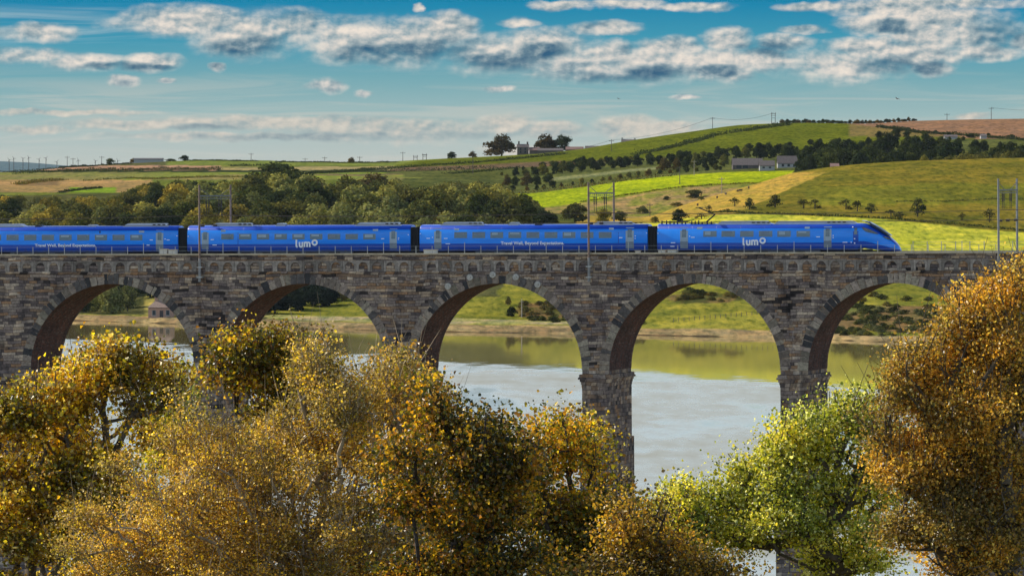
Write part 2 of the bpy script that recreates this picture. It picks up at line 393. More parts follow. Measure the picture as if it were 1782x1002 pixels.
# woodland floor and scrub banks
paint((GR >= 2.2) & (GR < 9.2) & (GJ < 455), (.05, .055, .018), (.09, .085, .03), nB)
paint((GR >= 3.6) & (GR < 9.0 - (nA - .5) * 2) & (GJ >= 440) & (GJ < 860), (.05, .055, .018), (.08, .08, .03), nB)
paint((GR >= 2.3) & (GR < 3.6) & (GU > 250) & (GU < 330), (.26, .22, .06))
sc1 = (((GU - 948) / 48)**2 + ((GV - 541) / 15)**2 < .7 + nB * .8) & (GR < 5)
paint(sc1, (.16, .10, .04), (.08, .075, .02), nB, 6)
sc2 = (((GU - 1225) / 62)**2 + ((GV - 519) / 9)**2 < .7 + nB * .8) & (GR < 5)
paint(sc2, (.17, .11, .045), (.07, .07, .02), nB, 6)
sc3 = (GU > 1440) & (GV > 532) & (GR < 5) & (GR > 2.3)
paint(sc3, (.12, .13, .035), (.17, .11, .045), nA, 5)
C = C * (0.86 + .28 * nB[..., None])

def ground_material():
    m = bpy.data.materials.new('field grass'); m.use_nodes = True; t = NT(m.node_tree); b = t.n['Principled BSDF']
    b.inputs['Roughness'].default_value = .95; b.inputs['Specular IOR Level'].default_value = 0.0
    a = t.new('ShaderNodeAttribute', attribute_name='col').outputs['Color']
    co = t.new('ShaderNodeTexCoord').outputs['Object']
    n1 = t.noise(t.vm('MULTIPLY', co, (1 / 2.2, 1 / 14, 1)), 1, 4, .65)
    n2 = t.noise(t.vm('MULTIPLY', co, (1 / 8, 1 / 60, 1)), 1, 3, .6)
    c = t.mix(1.0, a, t.ramp(n1, [(.3, (.42, .5, .5)), (.5, (1, 1, 1)), (.72, (1.45, 1.3, 1.25))]), 'MULTIPLY')
    c = t.mix(1.0, c, t.ramp(n2, [(.3, (.68, .76, .85)), (.7, (1.25, 1.16, 1.0))]), 'MULTIPLY')
    t.l.new(c, b.inputs['Base Color'])
    bp = t.new('ShaderNodeBump', {'Height': n1, 'Strength': .9, 'Distance': .5}); t.l.new(bp.outputs[0], b.inputs['Normal'])
    return m
M_ground = ground_material()
def grid_mesh(name, X, Y, Z, CC, m, smooth=True):
    nr, nc = X.shape; v = np.stack([X, Y, Z], -1).reshape(-1, 3)
    idx = np.arange(nr * nc).reshape(nr, nc)
    f = np.stack([idx[:-1, :-1], idx[:-1, 1:], idx[1:, 1:], idx[1:, :-1]], -1).reshape(-1, 4)
    c = (CC[:-1, :-1] + CC[1:, 1:]).reshape(-1, 3) / 2
    me = quad_mesh(name, v, f, c, m)
    # per-corner colour (smooth)
    cc = np.ones((len(f), 4, 4), np.float32); cc[:, :, :3] = CC.reshape(-1, 3)[f]
    me.attributes['col'].data.foreach_set('color', cc.ravel())
    me.polygons.foreach_set('use_smooth', np.ones(len(f), bool)); return me
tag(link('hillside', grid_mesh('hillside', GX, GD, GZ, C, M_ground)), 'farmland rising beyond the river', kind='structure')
# land far behind
bx, by = np.meshgrid(np.linspace(-5000, 5000, 40), np.array([4900, 6000, 8000, 10000, 13000.]))
bz = np.array([22, 20, 18, 14, 8.])[:, None] + 0 * bx
bcol = np.zeros(bx.shape + (3,)); bcol[:] = (.08, .10, .05)
tag(link('plain', grid_mesh('plain', bx, by, bz, bcol, M_ground)), kind='structure')
# distant hill on the far left, blue haze put into its colour
hu = np.linspace(-500, 620, 60); hd = 9500.0
hv = np.interp(hu, [-500, 0, 60, 110, 170, 260, 400, 480, 620], [277, 280.5, 283.5, 288, 292, 294, 292, 279, 296]) 
hv = np.interp(hu, [-500, 0, 60, 110, 170, 260, 380, 440, 475, 500, 620], [277, 280.5, 283.5, 288, 292, 294, 292, 279.5, 279, 283, 296])
rr = np.array([0, .55, .85, 1, .9]); HX = np.stack([(hu - 891) / F * (hd + k * 500) for k in range(5)])
HY = np.stack([np.full(60, hd + k * 500.) for k in range(5)])
HZt = HC + (300 - hv) / F * (hd + 1500)
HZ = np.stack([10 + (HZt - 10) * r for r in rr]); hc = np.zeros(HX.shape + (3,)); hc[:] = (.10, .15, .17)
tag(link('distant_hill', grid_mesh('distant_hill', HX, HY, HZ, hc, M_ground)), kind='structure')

# near hillside below the camera
yn = np.array([-60, -20, 0, 12, 40, 80, 120, 160, 200, 250, 300, 340, 380, 440.])
zn = np.array([46, 45, 44.3, 44.0, 41, 35.5, 30, 24.5, 19, 11.5, 5.5, 2.0, -.6, -4.])
xx, yy = np.meshgrid(np.linspace(-260, 260, 70), np.linspace(-60, 440, 90))
zz = np.interp(yy, yn, zn) + (fbm(xx / 20 + 50, yy / 20 + 50, 77) - .5) * 2.0 * (np.abs(xx) + np.abs(yy) > 25)
nc_ = np.zeros(xx.shape + (3,)); nc_[:] = (.09, .085, .03)
tag(link('bank', grid_mesh('bank', xx, yy, zz, nc_, M_ground)), 'near river bank below the trees', kind='structure')
def near_ground(y): return float(np.interp(y, yn, zn))

# ------------------------------------------------------------------ river
def water_material():
    m = bpy.data.materials.new('river water'); m.use_nodes = True; t = NT(m.node_tree); b = t.n['Principled BSDF']
    b.inputs['Base Color'].default_value = (.22, .165, .06, 1); b.inputs['IOR'].default_value = 1.33
    b.inputs['Specular IOR Level'].default_value = .5
    co = t.new('ShaderNodeTexCoord').outputs['Object']; x, y, z = t.sep(co)
    # calm, sheltered water near the far bank; wind-rippled water in mid river
    edge = t.m('SUBTRACT', 1500.0, t.m('MULTIPLY', x, 1.9))
    wob = t.noise(t.vm('MULTIPLY', co, (1 / 60, 1 / 220, 1)), 1, 4, .6)
    wob2 = t.noise(t.vm('MULTIPLY', co, (1 / 10, 1 / 13, 1)), 1, 5, .65)
    edge = t.m('ADD', t.m('ADD', edge, t.m('MULTIPLY', t.m('SUBTRACT', wob, .5), 200.0)), t.m('MULTIPLY', t.m('SUBTRACT', wob2, .5), 170.0))
    rip = t.ss(t.m('SUBTRACT', edge, y), -25.0, 40.0)
    slick = t.noise(t.vm('MULTIPLY', co, (1 / 34, 1 / 150, 1)), 1, 5, .6)
    rip = t.m('MULTIPLY', rip, t.ss(slick, .36, .50, .30, 1.0))
    st = t.noise(t.vm('MULTIPLY', co, (1 / 26, 1 / 90, 1)), 1, 5, .65)
    st2 = t.noise(t.vm('MULTIPLY', co, (1 / 5, 1 / 28, 1)), 1, 4, .6)
    rr = t.m('ADD', t.m('MULTIPLY', st, .26), t.m('MULTIPLY', st2, .26))
    rough = t.m('ADD', .035, t.m('MULTIPLY', rip, rr))
    t.l.new(rough, b.inputs['Roughness'])
    rn = t.noise(t.vm('MULTIPLY', co, (1 / 1.1, 1 / 2.4, 1)), 1, 3, .6)
    rn2 = t.noise(t.vm('MULTIPLY', co, (1 / 7, 1 / 16, 1)), 1, 2, .5)
    hgt = t.m('ADD', t.m('MULTIPLY', rn, .05), t.m('MULTIPLY', rn2, .12))
    bp = t.new('ShaderNodeBump', {'Height': hgt, 'Distance': 1.0, 'Strength': t.m('ADD', .05, t.m('MULTIPLY', rip, .30))})
    t.l.new(bp.outputs[0], b.inputs['Normal'])
    return m
wb = MB(); wb.face([(-900, 330, 0), (900, 330, 0), (900, 2120, 0), (-900, 2120, 0)])
tag(wb.obj('river', water_material()), 'broad calm river reflecting the sky and bank', kind='structure')

# ------------------------------------------------------------------ far trees
def lobed_crown(seed, w, h, lobes, n, leaf, palette, flat=.0, droop=0.0):
    """crown of small leaf-clump quads spread over and inside several lobes; base at z=0"""
    r = np.random.default_rng(seed); P = []; Nn = []; Cc = []
    lb = []
    for k in range(lobes):
        a = r.random() * 2 * math.pi; q = math.sqrt(r.random()) * .62; hz = .14 + .70 * r.random() * (1 - .5 * q)
        s = (.24 + .20 * r.random()) * (1.05 - .35 * abs(hz - .5))
        lb.append((math.cos(a) * q * w / 2, math.sin(a) * q * w / 2, hz * h, s * w * .62, s * h * .52))
    lb.append((0, 0, h * .32, w * .36, h * .34)); lb.append((0, 0, h * .5, w * .30, h * .36)); lb.append((0, 0, h * .74, w * .22, h * .22))
    per = n // len(lb)
    pal = np.asarray(palette)
    for (x, y, z, rw, rh) in lb:
        v = r.normal(size=(per, 3)); v /= np.linalg.norm(v, axis=1)[:, None]
        v[:, 2] = np.where(v[:, 2] < -.35, -v[:, 2] * .6, v[:, 2])
        rad = 1 - .45 * r.random(per)**2.2 + r.normal(size=per) * .07
        p = np.stack([x + v[:, 0] * rw * rad, y + v[:, 1] * rw * rad, z + v[:, 2] * rh * rad], 1)
        nn = v + r.normal(size=(per, 3)) * .55; nn /= np.linalg.norm(nn, axis=1)[:, None]
        lc = pal[r.integers(len(pal))] * .5
        c = pal[r.integers(len(pal), size=per)] * .5 + lc
        c = c * (.7 + .6 * r.random(per))[:, None]
        P.append(p); Nn.append(nn); Cc.append(c)
    P = np.concatenate(P); Nn = np.concatenate(Nn); Cc = np.concatenate(Cc)
    keep = P[:, 2] > h * -.02; P = P[keep]; Nn = Nn[keep]; Cc = Cc[keep]
    return quads(P, Nn, Cc, leaf, r)
def quads(P, Nn, Cc, leaf, r, aspect=.75):
    n = len(P); t = r.normal(size=(n, 3)); t -= (t * Nn).sum(1)[:, None] * Nn; t /= np.linalg.norm(t, axis=1)[:, None]
    b = np.cross(Nn, t); s = leaf * (.6 + .8 * r.random(n))[:, None]
    t = t * s * .5; b = b * s * .5 * aspect
    v = np.stack([P - t, P - b * 1.1 + t * .1, P + t, P + b], 1).reshape(-1, 3)
    return v, np.arange(n * 4).reshape(n, 4), Cc
def trunk_mesh(name, seed, w, h, m=None, r0=.35, nb=5, r_top=.5):
    rr = random.Random(seed); mb = MB(); a = Vector((0, 0, -1.0)); b = Vector((rr.uniform(-.3, .3), rr.uniform(-.3, .3), h * .35))
    mb.tube(a, b, r0, r0 * .75, 6)
    top = Vector((rr.uniform(-.05, .05) * w, 0, h * .82)); mb.tube(b, top, r0 * .75, r0 * .2, 5)
    for k in range(nb):
        t = rr.uniform(0, .7); s = b.lerp(top, t); an = rr.uniform(0, 6.28)
        e = s + Vector((math.cos(an) * w * rr.uniform(.2, .38), math.sin(an) * w * rr.uniform(.2, .38), h * rr.uniform(.08, .25)))
        mb.tube(s, e, r0 * .4, r0 * .1, 4)
    return mb.mesh(name, [m or M_bark_dark])
DG = [(.034, .048, .018), (.045, .062, .020), (.06, .07, .02), (.028, .038, .018)]
OL = [(.15, .14, .035), (.11, .12, .035), (.19, .16, .035), (.08, .09, .026)]
LG = [(.27, .26, .08), (.19, .20, .06), (.33, .29, .10), (.12, .14, .045)]
GO = [(.42, .30, .04), (.32, .24, .04), (.20, .17, .04), (.46, .34, .06)]
RU = [(.14, .09, .028), (.10, .07, .022), (.07, .06, .02), (.18, .12, .03)]
PROTO = {}
def proto(key, kind, seed, w, h, lobes, n, leaf, pal, tm=None):
    v, f, c = lobed_crown(seed, w, h, lobes, n, leaf, pal)
    cm = quad_mesh('crown', v, f, c, M_leaf_far); tm = trunk_mesh('trunk', seed, w, h, tm)
    PROTO.setdefault(key, []).append((kind, cm, tm, w, h))
for k in range(3):
    proto('dark', 'broadleaf_tree', 100 + k, 13, 13, 12, 3000, .85, DG)
    proto('olive', 'bushy_tree', 110 + k, 13, 12, 12, 3000, .85, OL)
    proto('light', 'pale_tree', 120 + k, 12, 12, 14, 3000, .80, LG)
    proto('shrub', 'shrub', 150 + k, 6, 3.6, 8, 900, .5, OL + DG)
for k in range(2): proto('arch', 'bank_tree', 180 + k, 12, 12, 12, 2400, .9, [(.022, .032, .022), (.03, .04, .024), (.016, .024, .018)])  # near-black leaf colours carry the shade on the bank behind the arches
for k in range(2): proto('shrubl', 'shrub', 155 + k, 6, 4, 8, 900, .5, [(.16, .17, .06), (.11, .12, .045), (.20, .19, .07)])
for k in range(4): proto('thorn', 'shrub', 190 + k, 7, 5, 4, 520, .5, DG + OL); proto('thornb', 'shrub', 196 + k, 7, 5, 4, 420, .45, RU + OL + DG)
proto('gold', 'broadleaf_tree', 130, 13, 12, 12, 3000, .8, GO); proto('gold', 'broadleaf_tree', 131, 12, 11, 12, 3000, .8, GO)
proto('rust', 'broadleaf_tree', 140, 13, 12, 12, 3000, .8, RU)
for k in range(2):
    proto('browns', 'shrub', 160 + k, 6, 4, 8, 800, .45, RU + OL)
# pine-like: narrower, taller
for k in range(3):
    proto('pine', 'pine_tree', 170 + k, 8, 12, 9, 2000, .8, DG)

def place(key, u, d, w_px, h_px, label, group=None, cat='tree', name=None, base=None, sink=0.2, idx=None):
    ps = PROTO[key]; kind, cm, tm, pw, ph = ps[RN.randrange(len(ps)) if idx is None else idx % len(ps)]
    b = base if base is not None else Vector(((u - 891) / F * d, d, ground(u, d)))
    e = empty(name or kind, (b.x, b.y, b.z - sink - (h_px * b.y / F * .06)), (0, 0, RN.uniform(0, 6.28)))
    sx = w_px * b.y / F / pw; sz = h_px * b.y / F / ph
    e.scale = (sx, sx, sz)
    tag(e, label, cat, group)
    link('trunk', tm, e); link('crown', cm, e)
    return e
# -- wood on the left bank of the photo (u < 930)
topU = [-200, 0, 60, 120, 160, 200, 250, 300, 380, 425, 450, 480, 520, 548, 562, 575, 600, 620, 655, 690, 705, 722, 760, 800, 850, 880, 905, 930, 960]
topV = [335, 335, 333, 337, 338, 332, 316, 308, 310, 306, 296, 289, 289, 298, 312, 315, 314, 306, 303, 306, 313, 323, 312, 310, 309, 316, 326, 345, 375]
cnt = 0
hero = [('dark', 482, 9.2, 118, 62, 'dark domed tree crown standing highest in the wood'), ('dark', 532, 8.8, 70, 50, 'dark round tree right of the highest domed tree'),
        ('rust', 652, 8.2, 100, 56, 'broad bronze-green tree behind the centre of the wood'), ('olive', 604, 7.4, 84, 66, 'broad olive tree at the centre of the wood'),
        ('light', 500, 7.0, 90, 58, 'pale green tree in front of the dark domed tree'), ('rust', 545, 7.2, 90, 62, 'brown-green tree at the middle of the wood edge'),
        ('dark', 735, 7.0, 66, 60, 'dark green pointed tree right of the wood centre'), ('gold', 372, 7.1, 66, 40, 'yellow tree left of the left catenary mast'),
        ('gold', 415, 6.6, 60, 34, 'yellow tree between the two left catenary masts'), ('gold', 330, 6.3, 84, 40, 'golden tree just above the second carriage roof'),
        ('light', 712, 6.3, 74, 42, 'pale yellow-green tree above the second carriage end'), ('rust', 778, 6.0, 76, 36, 'rust-tinged bushy tree above the third carriage front'),
        ('light', 470, 6.2, 74, 44, 'pale olive tree right of the left mast top'), ('light', 250, 6.4, 80, 40, 'pale green bushy tree above the first carriage roof'),
        ('light', 590, 6.2, 70, 34, 'light green low tree left of centre behind the second carriage'), ('olive', 850, 7.0, 90, 60, 'tall olive tree at the right end of the wood')]
spots = []
for (k, u, L_, wp, hp, lab) in hero:
    d = lay_d(u, L_); spots.append((u, d)); place(k, u, d, wp, hp, lab, 'trees of the riverside wood')
for L_ in np.arange(5.3, 9.6, .40):
    u = -120 + RN.random() * 40
    while u < 930:
        uu = u + RN.uniform(-14, 14); d = lay_d(uu, L_ + RN.uniform(-.12, .12)); g = ground(uu, d); vb = HOR + (HC - g) * F / d
        tv = np.interp(uu, topU, topV); hp = min(RN.uniform(54, 74), vb - tv + RN.uniform(-4, 1)); wp = hp * RN.uniform(1.1, 1.4)
        if uu < 180: hp = min(hp, 46); wp = min(wp, 74)
        lim = 400 if uu < 860 else 394
        near = any(abs(uu - a) < 16 and abs(d - b) < 60 for a, b in spots)
        if hp > 17 and vb < 470 and vb - hp < lim and not near and not (uu > 880 and L_ > 8.5):
            if vb < 350: key = RN.choice(['dark', 'olive', 'olive', 'dark', 'light'])
            elif uu < 380: key = RN.choice(['olive', 'olive', 'light', 'dark', 'olive', 'gold'])
            elif uu < 700: key = RN.choice(['dark', 'olive', 'light', 'light'])
            else: key = RN.choice(['olive', 'light', 'light', 'dark', 'olive'])
            if uu < 420 and vb > 372 and RN.random() < .2: key = 'gold'
            side = 'at far left' if uu < 120 else 'left of the left mast' if uu < 350 else 'near the left masts' if uu < 450 else 'above the logo carriage' if uu < 600 else 'above the second carriage end' if uu < 740 else 'above the third carriage'
            tone = {'dark': 'dark green', 'olive': 'olive green', 'light': 'pale green', 'gold': 'golden', 'rust': 'bronze'}[key]
            size = 'broad' if wp > 74 else 'small' if wp < 52 else 'round'; rown = ['front', 'second', 'third', 'fourth', 'fifth', 'sixth'][min(5, int((L_ - 5.3) / .79))] + ' row'
            row = 'high in the wood' if vb < 360 else 'low behind train'
            place(key, uu, d, wp, hp, f'{size} {tone} tree {row}, {rown}, {side}', 'trees of the riverside wood'); cnt += 1
        u += RN.uniform(36, 52)
# -- wood seen through the left arches
for L_ in (2.5, 2.75, 3.1, 3.5, 3.9, 4.4, 4.9):
    u = 60 + RN.random() * 30
    while u < 620:
        uu = u + RN.uniform(-10, 10); d = lay_d(uu, L_); vb = HOR + (HC - ground(uu, d)) * F / d
        ok = not (238 < uu < 330 and L_ < 3.3) and not (uu > 440 and L_ < 2.6 + max(0, uu - 480) * .010) and not (uu > 340 and uu < 450) and not (uu > 590)
        if uu > 140 and uu < 240 and L_ < 2.8: ok = False
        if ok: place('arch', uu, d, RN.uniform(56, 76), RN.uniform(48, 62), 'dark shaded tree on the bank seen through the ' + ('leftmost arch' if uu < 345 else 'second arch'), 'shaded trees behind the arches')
        u += RN.uniform(34, 50)
for row_, (L_, ua, ub) in enumerate(((3.05, 432, 520), (3.3, 440, 580), (3.6, 450, 592))):
    for u in range(ua, ub, 17):
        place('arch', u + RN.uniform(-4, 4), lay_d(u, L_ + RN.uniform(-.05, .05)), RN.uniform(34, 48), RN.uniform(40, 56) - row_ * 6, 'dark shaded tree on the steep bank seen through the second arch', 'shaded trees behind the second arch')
place('light', 196, lay_d(196, 2.45), 62, 66, 'large yellow-green tree at the water seen through the leftmost arch', name='broadleaf_tree')
place('light', 168, lay_d(168, 2.6), 44, 48, 'smaller yellow-green tree left of the large one at the water')
place('light', 222, lay_d(222, 2.7), 40, 56, 'olive tree leaning toward the stone cottage')
place('dark', 146, lay_d(146, 2.4), 36, 26, 'low dark bush at the waterline in the leftmost arch', cat='bush')
place('browns', 595, lay_d(595, 3.5), 22, 40, 'thin brown tree on the bank seen through the second arch')
# -- belt wood across the middle right
tU = [820, 870, 900, 925, 950, 985, 1010, 1050, 1090, 1120, 1150, 1180, 1210, 1250, 1290, 1320, 1350, 1375, 1398]
tV = [300, 296, 288, 288, 278, 276, 270, 270, 268, 262, 266, 256, 264, 254, 250, 242, 240, 246, 262]
for L_ in (11.1, 11.25, 11.6, 11.8, 11.97):
    u = 868 + RN.random() * 12
    while u < 1392:
        uu = u + RN.uniform(-4, 4); d = lay_d(uu, L_); vb = HOR + (HC - ground(uu, d)) * F / d; tv = np.interp(uu, tU, tV)
        hp = min(RN.uniform(20, 30), vb - tv + RN.uniform(-6, 2))
        if L_ < 11.2: hp = RN.uniform(9, 15)
        blocked = 1262 < uu < 1400 and vb > 288
        if hp > 7 and not blocked and not (L_ < 11.5 and 960 < uu < 1150 and L_ > 11.2):
            key = RN.choice(['pine', 'dark', 'pine', 'olive']) if L_ > 11.5 else RN.choice(['olive', 'dark', 'rust'])
            wp = hp * RN.uniform(.75, 1.15)
            where = 'at its left end' if uu < 950 else 'left of the middle mast' if uu < 1025 else 'right of the middle mast' if uu < 1120 else 'below the hill hedge' if uu < 1230 else 'by the grey-roofed farm'
            place(key, uu, d, wp, hp, ('dark pine' if key == 'pine' else {'dark': 'dark bushy tree', 'olive': 'olive bushy tree', 'rust': 'brown bushy tree'}[key]) + f' in the tree belt {where}', 'trees of the belt between the fields')
        u += RN.uniform(13, 21)
# -- dark wood above the domed hill on the right
tU = [1395, 1410, 1450, 1500, 1515, 1530, 1555, 1580, 1610, 1650, 1700, 1750, 1790, 1900]
tV = [262, 240, 237, 240, 236, 226, 217, 222, 226, 236, 234, 238, 244, 246]
for L_ in (9.9, 10.3, 10.9, 11.4, 11.9, 12.15):
    u = 1398 + RN.random() * 14
    while u < 1850:
        uu = u + RN.uniform(-5, 5); d = lay_d(uu, L_); vb = HOR + (HC - ground(uu, d)) * F / d; tv = np.interp(uu, tU, tV)
        if L_ > 11.6: hp = RN.uniform(15, 24)
        else: hp = RN.uniform(30, 50)
        hp = min(hp, vb - tv + RN.uniform(-6, 1))
        if uu < 1505: hp = min(RN.uniform(50, 62), vb - tv)
        if hp > 8:
            key = RN.choice(['dark', 'pine', 'dark'])
            if L_ < 10.5 and uu > 1560: key = RN.choice(['olive', 'dark', 'olive', 'dark'])
            wp = hp * RN.uniform(.8, 1.2)
            where = 'beside the grey-roofed farm' if uu < 1470 else 'behind the hill crest' if uu < 1590 else 'below the ploughed field' if uu < 1700 else 'at the far right'
            place(key, uu, d, wp, hp, {'dark': 'dark leafy tree', 'pine': 'dark conifer', 'olive': 'olive bushy tree'}[key] + f' in the wood {where}', 'trees of the dark wood on the right')
        u += RN.uniform(20, 30)
# -- skyline trees and bushes
sk = [('rust', 873, 274, 66, 43, 'big round russet tree left of the skyline farmhouse'), ('rust', 950, 262, 58, 37, 'wide dark tree behind the farmhouse chimneys'), ('dark', 978, 262, 38, 33, 'dark tree right behind the skyline farmhouse'),
      ('dark', 786, 277, 20, 14, 'low dark bush on the skyline left of the farm'), ('rust', 822, 275, 18, 12, 'small ragged bush on the skyline near the farm'),
      ('rust', 612, 282, 16, 11, 'lone small round tree on the skyline at left'), ('dark', 321, 278, 22, 12, 'round dark tree right of the skyline barn'), ('dark', 192, 286, 20, 12, 'dark bush left of the skyline barn'),
      ('rust', 233, 281, 18, 10, 'brown bush against the end of the skyline barn'), ('dark', 297, 278, 22, 6, 'low mound of bushes right of the skyline barn')]
for k, u, vb, wp, hp, lab in sk:
    place(k, u, lay_d(u, 12.9), wp, hp, lab, cat='tree' if hp > 12 else 'bush')
for i in range(34):
    u = 1362 + i * 6.9 + RN.uniform(-2, 2); 
    if u > 1600: break
    place(RN.choice(['dark', 'rust']), u, lay_d(u, 12.93), RN.uniform(8, 15), RN.uniform(5, 9.5), 'small windswept tree in the row on the green hilltop', 'windswept trees on the hilltop', name='windswept_tree')
for u, vb, w_, h_ in ((1608, 232, 8, 6), (1628, 233, 12, 8), (1652, 235, 11, 7), (1690, 240, 20, 10), (1720, 236, 9, 6), (1760, 240, 14, 8), (1580, 226, 10, 6)):
    p = hit(u, vb, 11.5); place('dark', u, p.y, w_, h_, 'small dark tree on the edge of the ploughed brown field', 'trees along the ploughed field', base=p)
# -- trees and bushes on the near slopes
nb = [('browns', 1278, 359, 22, 18), ('dark', 1304, 366, 26, 25), ('dark', 1349, 361, 32, 27), ('browns', 1398, 363, 30, 20), ('browns', 1418, 364, 26, 20), ('browns', 1472, 366, 28, 22), ('browns', 1492, 369, 22, 24),
      ('dark', 1517, 371, 26, 20), ('browns', 1550, 376, 22, 14), ('dark', 1566, 380, 22, 14), ('dark', 1596, 378, 32, 38), ('browns', 1674, 384, 13, 17), ('browns', 1722, 388, 22, 28),
      ('browns', 1234, 369, 15, 15), ('browns', 1220, 383, 26, 14), ('browns', 1266, 371, 13, 10), ('dark', 1182, 386, 36, 26), ('browns', 1140, 388, 20, 14),
      ('olive', 1000, 388, 58, 40), ('dark', 960, 389, 34, 22), ('olive', 1050, 388, 30, 30), ('olive', 1118, 372, 26, 16), ('dark', 1160, 349, 16, 9), ('olive', 1210, 345, 34, 18), ('dark', 1220, 349, 18, 9), ('olive', 1080, 386, 34, 22), ('browns', 1180, 360, 30, 9)]
for i, (k, u, vb, wp, hp) in enumerate(nb):
    lo = 5.2 if u > 1210 else 5.4
    if u > 1200 and u not in (1210,): kk = {'dark': 'thorn', 'browns': 'thornb'}.get(k, k)
    else: kk = k
    p = hit(u, vb, lo)
    tone = {'browns': 'bare brownish', 'dark': 'dark green', 'olive': 'olive green'}[k]
    if u > 1230: lab = f'{tone} hawthorn on the boundary below the domed hill'; grp = 'hawthorns along the hill boundary'
    else: lab = f'{tone} bush on the tan scrub slope behind the train'; grp = 'bushes on the scrub slope'
    place(kk, u, p.y, wp * (1.15 if kk != k else 1), hp, lab, grp, cat='bush', name='hawthorn_bush', base=p)
# small scrub individuals through the right arches
for (u0, u1, v0, v1, n, ks, lab, grp) in ((1450, 1670, 542, 585, 110, ['shrub', 'shrub', 'shrubl'], 'rounded green gorse bush on the bank seen through the rightmost arch', 'gorse bushes in the rightmost arch'),
                                     (1480, 1660, 514, 540, 16, ['shrub', 'browns'], 'scattered bush on the upper slope seen through the rightmost arch', 'bushes on the upper slope in the rightmost arch'),
                                     (1180, 1290, 512, 526, 18, ['browns'], 'brown bramble bush in the hollow seen through the fourth arch', 'bramble bushes in the hollow'),
                                     (1196, 1235, 508, 516, 4, ['shrub'], 'dark green bush topping the hollow in the fourth arch', 'bushes topping the hollow'),
                                     (905, 985, 530, 552, 22, ['browns'], 'brown bramble bush on the bank seen through the middle arch', 'bramble bushes in the middle arch'),
                                     (912, 985, 556, 561, 9, ['shrub'], 'low green hedge bush by the shore in the middle arch', 'low bushes by the shore'),
                                     (1095, 1125, 555, 566, 7, ['shrub'], 'dark bush added beside the pier to shade the fourth arch pasture', 'added bushes beside the pier')):  # bushes added half behind the pier to cast a shadow on the bank
    for i in range(n):
        u = RN.uniform(u0, u1); v = RN.uniform(v0, v1); p = hit(u, v, 1.6, 5)
        s_ = RN.uniform(.6, 1.1); kk_ = RN.choice(ks); lb_ = lab
        if n == 110: lb_ = ('small ' if s_ < .78 else 'large ' if s_ > .95 else '') + ('pale' if kk_ == 'shrubl' else 'dark') + ' gorse bush in rightmost arch, ' + ('above the shore' if v > 572 else 'mid bank' if v > 556 else 'top of gorse') + (', by pier' if u < 1500 else ', mid arch' if u < 1580 else ', near orange tree')
        place(kk_, u, p.y, 26 * s_, 12 * s_, lb_, grp, cat='bush', name='bush', base=p)
p = hit(890, 551, 1.6, 5); place('dark', 890, p.y, 24, 22, 'dark square bush beside the post in the middle arch', cat='bush', name='bush', base=p)
p = hit(884, 532, 1.6, 5); place('browns', 884, p.y, 13, 20, 'thin lone tree on the pasture seen through the middle arch', base=p)

# ------------------------------------------------------------------ hedges and walls between fields
def hedge(pts, h, w, label, L0=6.0, L1=13.0, pal=DG, group='hedges between the fields', dens=1.0, name='hedge', follow=None):
    g = []
    for (u, v) in pts:
        g.append(hit(u, v, L0, L1) if follow is None else Vector(((u - 891) / F * lay_d(u, follow), lay_d(u, follow), ground(u, lay_d(u, follow)))))
    P = []; r = np.random.default_rng(int(abs(pts[0][0] * 7 + pts[0][1])) + 1)
    for a, b in zip(g[:-1], g[1:]):
        L_ = (b - a).length; n = int(L_ * 12 * dens) + 4
        t = r.random(n); q = np.array(a)[None] * (1 - t)[:, None] + np.array(b)[None] * t[:, None]
        # keep on the ground
        for i in range(n):
            q[i, 2] = ground(pu(q[i, 0], q[i, 1]), q[i, 1])
        hh = h * .6 * (.5 + 1.0 * vnoise(t * L_ / 4 + 3, t * 0 + 5, 9))
        q[:, 2] += r.random(n) * hh; q[:, 0] += r.normal(size=n) * w * .4; q[:, 1] += r.normal(size=n) * w * .4
        P.append(q)
    P = np.concatenate(P); Nn = r.normal(size=P.shape); Nn[:, 2] += .8; Nn /= np.linalg.norm(Nn, axis=1)[:, None]
    pal = np.asarray(pal); c = pal[r.integers(len(pal), size=len(P))] * (.7 + .6 * r.random(len(P)))[:, None]
    v, f, c = quads(P, Nn, c, .7, r)
    o = link(name, quad_mesh(name, v, f, c, M_leaf_far)); tag(o, label, 'hedge', group); return o
hedge([(0, 300), (60, 297), (100, 293.5)], 1.6, 2, 'dark hedge along the left skyline', 11.5)
hedge([(104, 292.8), (160, 290), (230, 285)], 1.6, 2, 'dark hedge running up to the skyline barn', 11.5)
hedge([(20, 303), (100, 299), (200, 297.5), (300, 296), (384, 296.5)], 2.6, 2, 'long dark hedge under the pinkish stubble field', 10.5)
hedge([(30, 322), (70, 317), (110, 314)], 2.4, 4, 'scrubby hedge above the tan field at far left', 9, 13, OL + RU)
hedge([(145, 315), (220, 311), (330, 310), (430, 309)], 1.2, 2, 'thin hedge line between green and tan fields at left', 9, 13, OL)
hedge([(105, 336), (140, 331), (175, 328)], 1.6, 2, 'dark hedge below the tan field at left', 7, 13)
hedge([(400, 289.5), (500, 288)], 1.6, 2, 'short dark hedge left of the skyline centre', 10)
hedge([(480, 282.4), (560, 283), (690, 283)], 1.2, 2, 'skyline hedge left of the farm', 12)
hedge([(330, 280), (420, 281), (450, 281)], 1.0, 2, 'skyline wall of dark hedge right of the barn', 12)
hedge([(540, 303), (600, 300), (650, 296), (720, 291), (780, 287), (870, 280), (985, 268)], 2.2, 3, 'dark hedge rising along the top of the long green field', 11, 13)
hedge([(660, 299), (760, 297.5), (860, 293.5)], 3.0, 5, 'dark hedge along the foot of the long green field', 11, 13)
